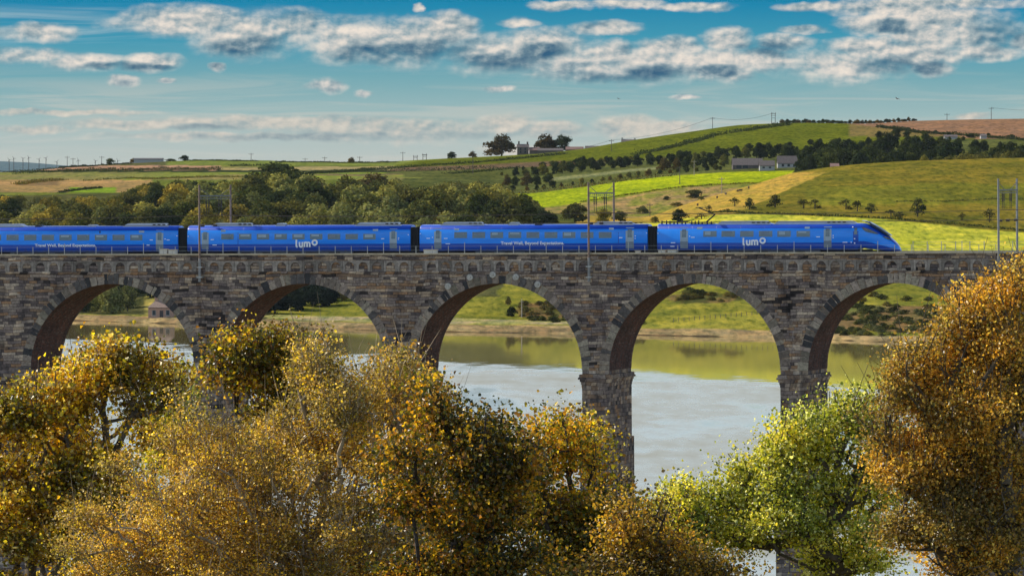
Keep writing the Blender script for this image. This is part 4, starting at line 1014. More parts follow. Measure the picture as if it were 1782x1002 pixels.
# lineside cabinets
for (u0, u1, v0, lab) in ((283, 295, 433, 'pale lineside box left of the first coupling gap'), (298, 311, 434, 'second pale lineside box beside the first coupling gap'), (742, 764, 434, 'flat pale lineside box below the third carriage front'), (1150, 1162, 434.5, 'small pale lineside box by the front carriage rear'), (1166, 1180, 434, 'larger pale lineside box under the front carriage rear door'), (1110, 1117, 436, 'tiny pale lineside box left of the last gap')):
    s0, s1 = US(u0, 1.0), US(u1, 1.0); z1 = VZ(v0, s0, 1.0); e = bridge_empty('lineside_cabinet', (s0 + s1) / 2, 1.0, Z_PAR - 1.0); tag(e, lab, 'cabinet', 'lineside cabinets')
    w = (s1 - s0) / 2; h = z1 - Z_PAR + 1.0; mb = MB(); mb.box(-w, w, -.3, .3, 0, h - .08); mb.obj('case', mat('cabinet paint', (.62, .58, .5), .6, noise=.1), e)
    mb = MB(); mb.box(-w - .05, w + .05, -.36, .36, h - .08, h); mb.obj('lid', M_cope, e)
    mb = MB(); mb.box(-.02, .02, -.33, -.301, .3, h - .2); mb.obj('handle', M_gal, e)

# catenary portals: pair of masts, beam, stays, insulators
M_mastlo = mat('galvanised mast', (.24, .235, .23), .55, .3, noise=.2, nscale=3)
M_mast = mat('weathered brown mast', (.20, .14, .11), .7, .2, noise=.35, nscale=2)
TM0, TM1 = -.52, WID + .72
portals = []
for (u, vt, lab) in ((350.5, 322, 'leftmost'), (1028, 317, 'middle'), (1741.3, 311, 'rightmost')):
    s = US(u, TM0); zt = VZ(vt, s, TM0); e = bridge_empty('catenary_portal', s, 0, 0)
    tag(e, f'{lab} of the three railway catenary portals with two masts', 'catenary portal', 'catenary portals on the viaduct')
    for t_, zb_ in ((TM0, VZ(490, s, TM0)), (TM1, Z_PAR - 3)):
        mb = MB(); mb.tube((0, t_, zb_), (0, t_, Z_PAR + 4.0), .125, .11, 10); mb.tube((0, t_, Z_PAR + 4.0), (0, t_, zt), .11, .10, 10); 
        if lab == 'rightmost': mm_ = M_mastlo
        else: mm_ = M_mast
        mo = mb.obj('mast', mm_, e)
        if t_ < 0:
            mb = MB(); mb.tube((0, t_, zb_ - .01), (0, t_, Z_PAR - .5), .15, .14, 10); mb.obj('mast_shade_sleeve', M_mastlo, mo)  # added sleeve, its grey stands for the viaduct's shade on the lower mast
            for zz_ in (zb_ + .4, Z_PAR - 1.5): mb = MB(); mb.box(-.3, .3, t_ - .17, -.0, zz_, zz_ + .12); mb.obj('bracket', M_gal, mo)
    zB = zt - 1.25
    mb = MB(); mb.box(-.07, .07, TM0, TM1, zB, zB + .14); mb.box(-.07, .07, TM0, TM1, zB - .28, zB - .22)
    for q in np.linspace(TM0 + .5, TM1 - .5, 12): mb.tube((0, q, zB - .25), (0, q + .5, zB), .025, .025, 4)
    mb.obj('cross_beam', M_wire, e)
    mb = MB(); wdt = TM1 - TM0; mb.tube((0, TM0, zt - .35), (0, TM0 + wdt * .34, zB + .1), .035, .035, 5); mb.tube((0, TM1, zt - .35), (0, TM1 - wdt * .34, zB + .1), .035, .035, 5); mb.obj('stay', M_wire, e)
    for q in (.22, .30, .62, .70):
        mb = MB(); y_ = TM0 + wdt * q
        for kk in range(4): mb.tube((0, y_, zB - .35 - kk * .2), (0, y_, zB - .5 - kk * .2), .10, .05, 8)
        mb.tube((0, y_, zB), (0, y_, zB - 1.9), .03, .03, 5); mb.obj('insulator', M_shade, e)
    for q in (.1, .5, .93):
        mb = MB(); y_ = TM0 + wdt * q; mb.tube((-.2, y_, zt - 4.35), (.2, y_, zt - 4.35), .13, .13, 8); mb.tube((0, y_, zt - 4.35), (0, TM0 if q < .4 else TM1, zt - 4.3), .03, .03, 5); mb.obj('registration_arm', M_shade, e)
    portals.append((s, zt))
yt_n, yt_f = 3.0, 6.6
M_cw = mat('tarnished copper wire', (.10, .07, .05), .5, .3)
for (yt, nm) in ((yt_n, 'near'), (yt_f, 'far')):
    for (dz_, wn_, sag) in ((-3.25, 'upper catenary wire', .25), (-4.3, 'lower contact wire', 0.05)):
        pts = [(portals[0][0] - 43, portals[0][1] - .2)] + portals + [(portals[2][0] + 43, portals[2][1])]
        e = bridge_empty('overhead_wire', 0, 0, 0); tag(e, f'{wn_} strung along the portals above the {nm} track', 'wire')
        for j, ((sa, za), (sb, zb2)) in enumerate(zip(pts[:-1], pts[1:])):
            mb = MB(); a_ = Vector((sa, yt, za + dz_)); b_ = Vector((sb, yt, zb2 + dz_)); n_ = 12
            pp = [a_.lerp(b_, i / n_) - Vector((0, 0, sag * 4 * (i / n_) * (1 - i / n_))) for i in range(n_ + 1)]
            for p_, q_ in zip(pp[:-1], pp[1:]): mb.tube(p_, q_, .034, .034, 4, cap=False)
            mb.obj('wire_span', M_cw, e)

# ------------------------------------------------------------------ the train
TC = 6.6; HWD = 1.40; TS = TC - HWD          # near side plane at t = TS
def paint_mat(name, col, rough=.28):
    m = bpy.data.materials.new(name); m.use_nodes = True; t = NT(m.node_tree); b = t.n['Principled BSDF']
    co = t.new('ShaderNodeTexCoord').outputs['Object']
    n = t.noise(t.vm('MULTIPLY', co, (.5, .5, 2.5)), 1, 4, .6)
    cc_ = t.mix(1.0, col, t.ramp(n, [(.3, (.80, .84, .88)), (.7, (1.08, 1.06, 1.02))]), 'MULTIPLY')
    z_ = t.sep(co)[2]; dn = t.noise(t.vm('MULTIPLY', co, (2.2, 2.2, .8)), 1, 4, .65)
    grime = t.m('MULTIPLY', t.ss(z_, 1.55, 1.0), t.ss(dn, .35, .7))
    t.l.new(t.mix(t.m('MULTIPLY', grime, .55), cc_, (.05, .045, .04)), b.inputs['Base Color'])
    sh_x = t.m('FRACT', t.m('DIVIDE', t.sep(co)[0], 2.6)); gr = t.ss(t.m('ABSOLUTE', t.m('SUBTRACT', sh_x, .5)), .006, .012)
    bp = t.new('ShaderNodeBump', {'Height': t.m('ADD', gr, t.m('MULTIPLY', n, .3)), 'Strength': .35, 'Distance': .02}); t.l.new(bp.outputs[0], b.inputs['Normal'])
    b.inputs['Roughness'].default_value = rough; b.inputs['Coat Weight'].default_value = .35; b.inputs['Coat Roughness'].default_value = .08; b.inputs['Specular IOR Level'].default_value = .3
    return m
M_blue = paint_mat('bright blue paint', (.0, .27, 1.0)); M_blue_dk = paint_mat('royal blue paint', (.0, .07, .46)); M_blue_roof = paint_mat('roof blue paint', (.0, .06, .48), .4)
M_under = mat('underframe black', (.02, .02, .022), .7, noise=.3); M_ugrey = mat('underframe grey fairing', (.07, .08, .09), .6, noise=.2)
M_door = mat('pale grey door', (.34, .42, .48), .45, noise=.08); M_doorlo = mat('lower grey door', (.17, .21, .26), .5, noise=.1)
M_twin = mat('train window glass', (.10, .15, .18), .10, spec=.8); M_tdark = mat('dark cab glass', (.01, .015, .03), .08, spec=.8)
M_letter = mat('white lettering', (.95, .95, .95), .5); M_pod = mat('pale roof equipment', (.42, .45, .52), .5, noise=.1); M_gang = mat('black gangway rubber', (.012, .012, .014), .8)
Z_RL = Z_PAR - .82
PROF = [(1.22, .98), (1.36, 1.18), (1.39, 1.50), (1.40, 1.78), (1.40, 2.2), (1.385, 2.7), (1.35, 3.10), (1.30, 3.26), (1.18, 3.48), (.95, 3.65), (.55, 3.76), (0, 3.80)]
PM = [1, 1, 1, 0, 0, 0, 0, 2, 2, 2, 2]        # material per profile segment, bottom to top
full = [(-y, z) for y, z in PROF] + [(y, z) for y, z in PROF[:-1][::-1]]
fmat = PM + PM[::-1]
trn = bridge_empty('passenger_train', US(1566, TS), TC, Z_RL)
tag(trn, 'bright blue electric passenger train crossing the viaduct', 'train')
S0 = US(1566, TS)
def TX(u): return US(u, TS) - S0        # local x in the train frame
def TZ(v, u): return VZ(v, US(u, TS), TS) - Z_RL
def carriage(u0, u1, label, nose=False):
    x0, x1 = TX(u0), TX(u1); mb = MB(); secs = []
    if not nose: secs = [(x0, 1, 3.8, .98, .93), (x0 + .12, 1, 3.8, .98, 1), (x1 - .12, 1, 3.8, .98, 1), (x1, 1, 3.8, .98, .93)]
    rings = []
    if nose:
        xs0 = TX(1494)
        st = [(x0, 3.8, .93, .98), (x0 + .12, 3.8, 1, .98), (xs0 - 1.0, 3.8, 1, .98), (xs0, 3.8, 1, .98)]
        tab = [(1500, 383.8, 1.0, 432), (1507, 384.4, .995, 432), (1515, 386.6, .985, 433), (1523, 390.5, .965, 434), (1531, 395.2, .93, 435.5), (1539, 400.6, .88, 436), (1546, 405.6, .81, 436.5), (1552, 410.4, .73, 437), (1557.5, 415.5, .63, 437), (1562, 420.5, .51, 437), (1565, 424.8, .40, 436.6), (1567, 429.5, .28, 436), (1567.6, 433.0, .16, 435)]
        base = TZ(383.8, 1500)
        for u, v, wf, vb in tab: st.append((TX(u), 3.8 - (base - TZ(v, u)), wf, max(.35, TZ(vb, u))))
        for (x, zt, wf, zb) in st:
            rr_ = []
            for (y, z) in full:
                f = (z - .98) / (3.8 - .98); zz_ = zb + f * (zt - zb); yy_ = y * wf * (1 - .22 * (1 - wf) * f * 2)
                rr_.append((x, yy_, zz_))
            rings.append(rr_)
    else:
        for (x, a, zt, zb, wf) in secs: rings.append([(x, y * wf, z if wf == 1 else zb + (z - zb) * .985) for y, z in full])
    n = len(full)
    for A, B in zip(rings[:-1], rings[1:]):
        for k in range(n - 1): mb.face([A[k], A[k + 1], B[k + 1], B[k]][::-1], fmat[k])
        mb.face([A[n - 1], A[0], B[0], B[n - 1]][::-1], 1)
    mb.face(rings[0][::-1] if False else rings[0], 0); mb.face(rings[-1][::-1], 0)
    o = mb.obj('carriage', [M_blue, M_blue_dk, M_blue_roof], trn, merge=True); o['label'] = label
    import bmesh
    bm = bmesh.new(); bm.from_mesh(o.data)
    for f in bm.faces: f.smooth = abs(f.normal.x) < .9
    bm.to_mesh(o.data); bm.free()
    return o
def panel(par, name, u0, u1, v0, v1, m, off=.012, depth=.03, rnd=0.0):
    """thin plate following the body side"""
    xa, xb = TX(u0), TX(u1); zt, zb = TZ(v0, (u0 + u1) / 2), TZ(v1, (u0 + u1) / 2)
    mb = MB(); zs = np.linspace(zb, zt, 5)
    ys = [-np.interp(z, [p[1] for p in PROF], [p[0] for p in PROF]) - off for z in zs]
    for side in (1,):
        P_ = [(side * y_, z_) for y_, z_ in zip(ys, zs)]
        for (ya, za), (yb, zb_) in zip(P_[:-1], P_[1:]):
            q = [(xa, ya, za), (xb, ya, za), (xb, yb, zb_), (xa, yb, zb_)]; mb.face(q if side > 0 else q[::-1])
            for x_, fl in ((xa, 1), (xb, 0)):
                q = [(x_, ya, za), (x_, yb, zb_), (x_, yb + side * depth, zb_), (x_, ya + side * depth, za)]; mb.face(q)
        for (y_, z_) in (P_[0], P_[-1]): mb.face([(xa, y_, z_), (xb, y_, z_), (xb, y_ + side * depth, z_), (xa, y_ + side * depth, z_)])
    return mb.obj(name, m, par)
def wins(par, us, w, v0=403.6, v1=414.4):
    for u in us:
        panel(par, 'window', u, u + w, v0, v1, M_twin)
        panel(par, 'window_blind', u + w * .12, u + w * RN.uniform(.55, .92), v0 + 1.2, v0 + RN.uniform(3.4, 7.5), M_door if RN.random() < .45 else M_doorlo, .02)
def door(par, u0, u1, dv=0):
    panel(par, 'door', u0, u1, 395.5 + dv, 420.3 + dv, M_door); panel(par, 'door', u0, u1, 420.3 + dv, 432.4 + dv, M_doorlo)
    w = u1 - u0; panel(par, 'door_window', u0 + w * .24, u1 - w * .24, 399 + dv, 413 + dv, M_twin, .024)
def mark(par, u, v, w=2.0, h=1.4, m=None): panel(par, 'label_plate', u, u + w, v, v + h, m or M_letter, .02)
def seam(par, u): panel(par, 'panel_seam', u, u + 1.0, 396, 431.5, M_blue_roof, .006)
def roofbox(par, u0, u1, h=.34, m=None, taper=.7, w=.85, vents=0):
    x0, x1 = TX(u0), TX(u1); z = 3.62; hz = 3.8 + h
    mb = MB(); A = [(x0, -w, z), (x1, -w, z), (x1, w, z), (x0, w, z)]; t_ = min(taper, (x1 - x0) / 4)
    B = [(x0 + t_, -w + .12, hz), (x1 - t_, -w + .12, hz), (x1 - t_, w - .12, hz), (x0 + t_, w - .12, hz)]
    mb.face(B)
    for k in range(4): j = (k + 1) % 4; mb.face([A[k], A[j], B[j], B[k]])
    o = mb.obj('roof_unit', m or M_pod, par)
    if vents:
        mb = MB(); c = (x0 + x1) / 2 + (x1 - x0) * .15
        for k in range(vents): mb.box(c + k * .55, c + k * .55 + .3, -w - .01, -w + .12, 3.8 + .05, 3.8 + h * .7)
        mb.obj('roof_vent', M_under, par)
def bogie(par, u):
    x = TX(u); mb = MB(); mb.box(x - 1.6, x + 1.6, -1.15, -.95, .42, .72); mb.box(x - 1.6, x + 1.6, .95, 1.15, .42, .72); mb.box(x - 2.3, x + 2.3, -.9, .9, .12, 1.02)
    for dx_ in (-1.3, 1.3):
        for y_ in (-.75, .75): mb.tube((x + dx_, y_ - .06, .46), (x + dx_, y_ + .06, .46), .44, .44, 16)
        mb.tube((x + dx_, -.9, .46), (x + dx_, .9, .46), .08, .08, 6)
        mb.box(x + dx_ - .2, x + dx_ + .2, -1.25, -1.1, .35, .6)
    mb.obj('bogie', M_under, par)
def under(par, u0, u1):
    x0, x1 = TX(u0), TX(u1); mb = MB(); mb.box(x0, x1, -1.25, 1.25, .45, .96); mb.obj('underframe_fairing', M_ugrey, par)
    mb = MB(); x = x0 + .5
    while x < x1 - 1.5:
        mb.box(x, x + RN.uniform(.8, 1.6), -1.28, -1.24, .5, .9); x += RN.uniform(1.9, 2.8)
    mb.obj('equipment_panel', M_under, par)
def text_mesh(par, body, u0, u1, vbase, vtop):
    cu = bpy.data.curves.new('lettering', 'FONT'); cu.body = body; cu.extrude = .01; cu.offset = .02; cu.size = 1
    to = bpy.data.objects.new('lettering_tmp', cu); COL.objects.link(to)
    dg = bpy.context.evaluated_depsgraph_get(); me = bpy.data.meshes.new_from_object(to.evaluated_get(dg)); bpy.data.objects.remove(to)
    co = np.empty(len(me.vertices) * 3); me.vertices.foreach_get('co', co); co = co.reshape(-1, 3)
    x0, x1 = TX(u0), TX(u1); zb, zt = TZ(vbase, u0), TZ(vtop, u0)
    xs = (co[:, 0] - co[:, 0].min()) / (co[:, 0].max() - co[:, 0].min()); k = (zt - zb) / co[:, 1].max()
    out = np.stack([x0 + xs * (x1 - x0), -1.43 - co[:, 2] * .6, zb + co[:, 1] * k], 1)
    me.vertices.foreach_set('co', out.ravel()); me.materials.clear(); me.materials.append(M_letter); me.update()
    return link('lettering', me, par)
def lumo(par, u0, u1, vt, vb):
    """white logo word: l, u, m and a raised round o"""
    mb = MB(); x0 = TX(u0); sx = (TX(u1) - x0) / 41.0; zb = TZ(vb, u0); sz = (TZ(vt, u0) - zb) / 13.0
    def P_(x, z): return (x0 + x * sx, zb + z * sz)
    def stroke(pts, w=2.75):
        for (a, b_) in zip(pts[:-1], pts[1:]):
            ax, az = P_(*a); bx_, bz_ = P_(*b_); d = Vector((bx_ - ax, bz_ - az)); L_ = d.length
            if L_ < 1e-6: continue
            d /= L_; n_ = Vector((-d.y, d.x)) * w * sx / 2; e_ = d * w * sx * .18
            mb.prism([(ax - e_.x - n_.x, az - e_.y - n_.y), (bx_ + e_.x - n_.x, bz_ + e_.y - n_.y), (bx_ + e_.x + n_.x, bz_ + e_.y + n_.y), (ax - e_.x + n_.x, az - e_.y + n_.y)], -1.445 - .0015 * len(mb.f) / 6, -1.40 - .0013 * len(mb.f) / 6)
    def arc(cx, cz, rx, rz, a0, a1, n=10): return [(cx + rx * math.cos(math.radians(a0 + (a1 - a0) * i / n)), cz + rz * math.sin(math.radians(a0 + (a1 - a0) * i / n))) for i in range(n + 1)]
    stroke([(1.2, 13), (1.2, 2.6)] + arc(3.0, 2.6, 1.8, 1.6, 180, 270, 5))
    stroke([(7, 9), (7, 3.6)] + arc(9.6, 3.6, 2.6, 2.6, 180, 360) + [(12.2, 9)]); stroke([(12.2, 4), (12.2, 1)])
    stroke([(16, 1), (16, 9)]); stroke([(16, 6)] + arc(18.4, 6.6, 2.4, 2.2, 180, 0) + [(20.8, 1)]); stroke([(20.8, 6)] + arc(23.2, 6.6, 2.4, 2.2, 180, 0) + [(25.6, 1)])
    stroke(arc(34.6, 8.4, 4.1, 4.1, 0, 360, 20), 2.8)
    mb.obj('lettering', M_letter, par)
# carriage A (rear part outside the frame), B, C, D (front, with the cab)
cA = carriage(-95, 312.6, 'rear visible carriage at the left edge of the photo'); cB = carriage(328.4, 717.2, 'second visible carriage, with logo, from the left')
cC = carriage(732.8, 1130, 'third visible carriage, between the two logo carriages'); cD = carriage(1146.4, 1566, 'front carriage with streamlined nose and logo', True)
dA, dB, dC, dD = 3.6, 1.8, 0.6, -.6
def dv_(l, d): return l + d
# A
wins(cA, [229.8 - 30.75 * k for k in range(9)], 21.2, 408.4, 418.4); door(cA, 274.5, 287.4, 5.0)
text_mesh(cA, 'Travel Well, Beyond Expectations.', 64, 170, 429.2, 424.6)
for u, v in ((264, 417), (258.5, 426), (289.5, 415.4), (293.5, 417), (310.4, 410)): mark(cA, u, v, 5 if u in (264, 258.5, 293.5) else 2, 1.2)
mark(cA, 245, 401.5, 9, 3.4, M_door); mark(cA, 176, 402, 2, 4, M_under)
roofbox(cA, 212, 296, .24, vents=4); roofbox(cA, -20, 45, .24); roofbox(cA, 150, 168, .12); roofbox(cA, 60, 72, .14, M_under)
# B
wins(cB, [388.3 + 30.9 * k for k in range(9)], 21.6, 407.0, 416.8); door(cB, 354, 366.4, 4.4); door(cB, 681.4, 694, 2.6)
seam(cB, 417); lumo(cB, 518, 557.5, 417.6, 430.6)
for u, v, w_ in ((370, 416.5, 5.5), (373, 425.8, 7.5), (667, 414.8, 5), (696, 413.5, 2), (696, 416, 1.6), (329.8, 410.5, 2), (713, 408, 1.6)): mark(cB, u, v, w_, 1.2)
mark(cB, 387.5, 400, 8, 3.6, M_door); mark(cB, 652, 399, 9, 3, M_door)
roofbox(cB, 366, 443, .25, vents=4); roofbox(cB, 479, 497, .22); roofbox(cB, 616, 702, .25, vents=4)
# C
wins(cC, [793.8 + 31.45 * k for k in range(9)], 22.3, 403.8, 414.4); door(cC, 758.8, 771.4, 1.8); door(cC, 1092.2, 1106.4, .2)
seam(cC, 1079); text_mesh(cC, 'Travel Well, Beyond Expectations.', 875, 985, 425.6, 420.2)
for u, v, w_ in ((745.6, 414.2, 6), (776, 414.4, 6), (779, 423.6, 7.5), (755, 412.6, 1.8), (1081, 413, 5.5), (1108, 410, 2), (1108, 414.4, 1.6), (1128, 405, 1.5), (734, 406, 1.6)): mark(cC, u, v, w_, 1.2)
mark(cC, 794, 398, 8, 3.2, M_door); mark(cC, 1063, 396.5, 8, 3.4, M_door)
roofbox(cC, 764, 846, .25, vents=4); roofbox(cC, 884, 904, .22); roofbox(cC, 1030, 1106, .25, vents=5); roofbox(cC, 930, 946, .10, M_under)
# D
wins(cD, [1227.2, 1259.0, 1291.4, 1324.0, 1356.2, 1389.6], 23.4, 401.8, 412.2); door(cD, 1187, 1200.6, 0); door(cD, 1437, 1450.4, -1.4)
lumo(cD, 1296, 1337.4, 414.2, 427.2)
for u, v, w_ in ((1171, 421.8, 7.5), (1170, 428, 7), (1206, 412.4, 6.5), (1202.4, 410.4, 2), (1424, 411.6, 6.5), (1452.4, 409.2, 2), (1452.4, 412.8, 2), (1470, 421, 8), (1147.6, 405.4, 1.6), (1486, 394, 2.2), (1489.6, 414.4, 2.2), (1489.6, 422, 2.2), (1484, 420.6, 1.4)): mark(cD, u, v, w_, 1.3 if u < 1484 else 2)
mark(cD, 1216, 395, 9.5, 4, M_door); mark(cD, 1403.6, 394.6, 8.6, 3.6, M_door)
panel(cD, 'cab_door', 1488, 1497.4, 394, 429.5, M_blue_dk, .008); panel(cD, 'cab_door_window', 1490, 1495, 396.4, 408, M_twin, .02)
roofbox(cD, 1246, 1345, .26, vents=5); roofbox(cD, 1345, 1494, .24, vents=4)
# pantograph and insulators
mb = MB()
for u in (1152, 1160, 1166, 1173, 1179, 1187, 1193, 1204, 1210, 1216, 1222, 1231, 1238):
    x = TX(u); h = RN.uniform(.15, .42); mb.tube((x, -.4, 3.7), (x, -.4, 3.8 + h), .09, .06, 8)
mb.box(TX(1150), TX(1196), -.05, .05, 3.98, 4.05); mb.box(TX(1200), TX(1242), -.6, .6, 3.86, 3.96)
mb.obj('roof_insulators', M_under, cD)
mb = MB(); a_ = Vector((TX(1228), 0, 3.95)); b_ = Vector((TX(1243), 0, 4.75)); c_ = Vector((TX(1216), 0, 5.45))
for y_ in (-.25, .25): mb.tube(a_ + Vector((0, y_, 0)), b_ + Vector((0, y_ * .6, 0)), .06, .05, 6); mb.tube(b_ + Vector((0, y_ * .6, 0)), c_ + Vector((0, y_, 0)), .05, .04, 6)
mb.box(c_.x - .25, c_.x + .25, -.8, .8, c_.z, c_.z + .08); mb.obj('pantograph', M_under, cD)
# nose details: side window, headlight, windscreen band follow the tapering body
def nose_y(u, v):
    tabu = [1494, 1500, 1507, 1515, 1523, 1531, 1539, 1546, 1552, 1557.5, 1562, 1565, 1567]; tw = [1, 1, .995, .985, .965, .93, .88, .81, .73, .63, .51, .40, .28]
    tv = [383.8, 383.8, 384.4, 386.6, 390.5, 395.2, 400.6, 405.6, 410.4, 415.5, 420.5, 424.8, 429.5]; tb = [432, 432, 432, 433, 434, 435.5, 436, 436.5, 437, 437, 437, 436.6, 436]
    wf = np.interp(u, tabu, tw); f = np.clip((np.interp(u, tabu, tb) - v) / (np.interp(u, tabu, tb) - np.interp(u, tabu, tv)), 0, 1)
    y = np.interp(.98 + f * 2.82, [p[1] for p in PROF], [p[0] for p in PROF]); return y * wf * (1 - .22 * (1 - wf) * f * 2)
def nose_patch(name, rows_, m, off=.03):
    """rows_: list of (u, vtop, vbot) -> strip on both sides"""
    mb = MB()
    for side in ((-1, 1) if name == 'windscreen' else (-1,)):
        g = []
        for (u, vt, vb) in rows_:
            col_ = []
            for k in range(5):
                v = vt + (vb - vt) * k / 4; col_.append((TX(u), side * (nose_y(u, v) + off), TZ(v, u) + (off if v < np.interp(u, [1494, 1530, 1567], [390, 400, 432]) else 0)))
            g.append(col_)
        for A, B in zip(g[:-1], g[1:]):
            for k in range(4): q = [A[k], B[k], B[k + 1], A[k + 1]]; mb.face(q if side > 0 else q[::-1])
    mb.obj(name, m, cD)
nose_patch('cab_side_window', [(1503.6, 395.2, 396), (1506, 395.6, 400), (1510, 396.6, 403), (1514, 398, 404.2), (1519, 400, 405.2), (1525, 403, 406.6), (1532, 406.6, 407.4)], M_tdark)
nose_patch('headlight', [(1539, 411.4, 411.9), (1543, 411.8, 414.5), (1548, 413.2, 416.8), (1553, 416.6, 418.2)], M_tdark)
nose_patch('windscreen', [(1501, 383.8, 384.6), (1507, 384.4, 386.2), (1515, 386.6, 389.6), (1523, 390.5, 394.6), (1531, 395.2, 399.6), (1539, 400.6, 405.2), (1546, 405.6, 409.6), (1552, 410.4, 411.2)], M_tdark, .02)
for par, us in ((cA, (-40, 296)), (cB, (352, 694)), (cC, (760, 1106)), (cD, (1182, 1478))):
    for u in us: bogie(par, u)
under(cA, 20, 222); under(cB, 415, 616); under(cC, 830, 1030); under(cD, 1250, 1430)
mb = MB(); mb.box(TX(1500), TX(1556), -.9, .9, .0, .9); mb.box(TX(1556), TX(1563.5), -.45, .45, .0, .7); mb.obj('nose_skirt', M_under, cD)
for par, ua, ub in ((cA, -90, 310), (cB, 331, 715), (cC, 735, 1128), (cD, 1149, 1500)):
    mb = MB(); mb.box(TX(ua), TX(ub), -.7, .7, .15, 1.0); mb.obj('underframe', M_under, par)
for (ua, ub) in ((312.6, 328.4), (717.2, 732.8), (1130, 1146.4)):
    mb = MB(); x0, x1 = TX(ua), TX(ub); n_ = 6; w = (x1 - x0) / n_
    for k in range(n_): mb.box(x0 + k * w + .02, x0 + (k + 1) * w - .02, -1.18 + .06 * (k % 2), 1.18 - .06 * (k % 2), .7, 3.55 - .05 * (k % 2))
    mb.box(x0 - .02, x1 + .02, -1.0, 1.0, .75, 3.4); mb.obj('gangway', M_gang, trn)

# ------------------------------------------------------------------ foreground trees
TOPU = [-200, -50, 0, 40, 90, 130, 180, 210, 260, 300, 325, 335, 345, 355, 365, 380, 420, 460, 500, 540, 565, 580, 600, 640, 670, 690, 710, 740, 760, 780, 800, 830, 860, 880, 890, 920, 950, 975, 990, 1010, 1040, 1060, 1085, 1112, 1125, 1150, 1200, 1240, 1270, 1320, 1350, 1400, 1450, 1500, 1540, 1550, 1570, 1590, 1610, 1640, 1660, 1690, 1720, 1760, 1782, 1900]
TOPV = [700, 700, 690, 655, 630, 605, 597, 590, 600, 612, 640, 690, 700, 640, 605, 575, 562, 560, 562, 558, 560, 610, 630, 632, 605, 590, 598, 640, 664, 680, 712, 706, 692, 700, 748, 724, 692, 692, 712, 740, 740, 800, 850, 880, 872, 840, 835, 815, 785, 768, 738, 712, 682, 676, 690, 650, 612, 592, 600, 560, 512, 516, 492, 470, 452, 400]
TOPV = [v + (30 if 1000 < u < 1110 else 20 if 380 <= u < 1000 else 10 if u > 1600 else 8) for u, v in zip(TOPU, TOPV)]
def leaf_arrays(P, r, size, palette, up=.35, wts=None, group=8):
    n = len(P); Nn = r.normal(size=(n, 3)); Nn[:, 2] += up; Nn /= np.linalg.norm(Nn, axis=1)[:, None]
    t = r.normal(size=(n, 3)); t -= (t * Nn).sum(1)[:, None] * Nn; t /= np.linalg.norm(t, axis=1)[:, None]; b = np.cross(Nn, t)
    s = size * np.exp(np.clip(r.normal(size=n) * .40, -.9, .48))[:, None]
    # six-vertex lobed leaf, creased along the midrib
    fold = Nn * s * .30
    v = np.stack([P - t * s * .5, P - b * s * .46 - t * s * .05 + fold, P - b * s * .26 + t * s * .34 + fold * .6, P + t * s * .56, P + b * s * .26 + t * s * .34 + fold * .6, P + b * s * .46 - t * s * .05 + fold], 1)
    idx = np.arange(n)[:, None] * 6
    f = np.concatenate([idx + np.array([[0, 3, 2, 1]]), idx + np.array([[0, 5, 4, 3]])], 0)
    pal = np.asarray(palette); g_ = max(1, group); k1 = np.repeat(r.integers(0, len(pal), n // g_ + 1), g_)[:n]; k2 = r.choice(len(pal), size=n, p=wts)
    c = pal[np.where(r.random(n) < .6, k1, k2)] * (.72 + .5 * r.random(n))[:, None]
    return v.reshape(-1, 3), f, np.concatenate([c, c])
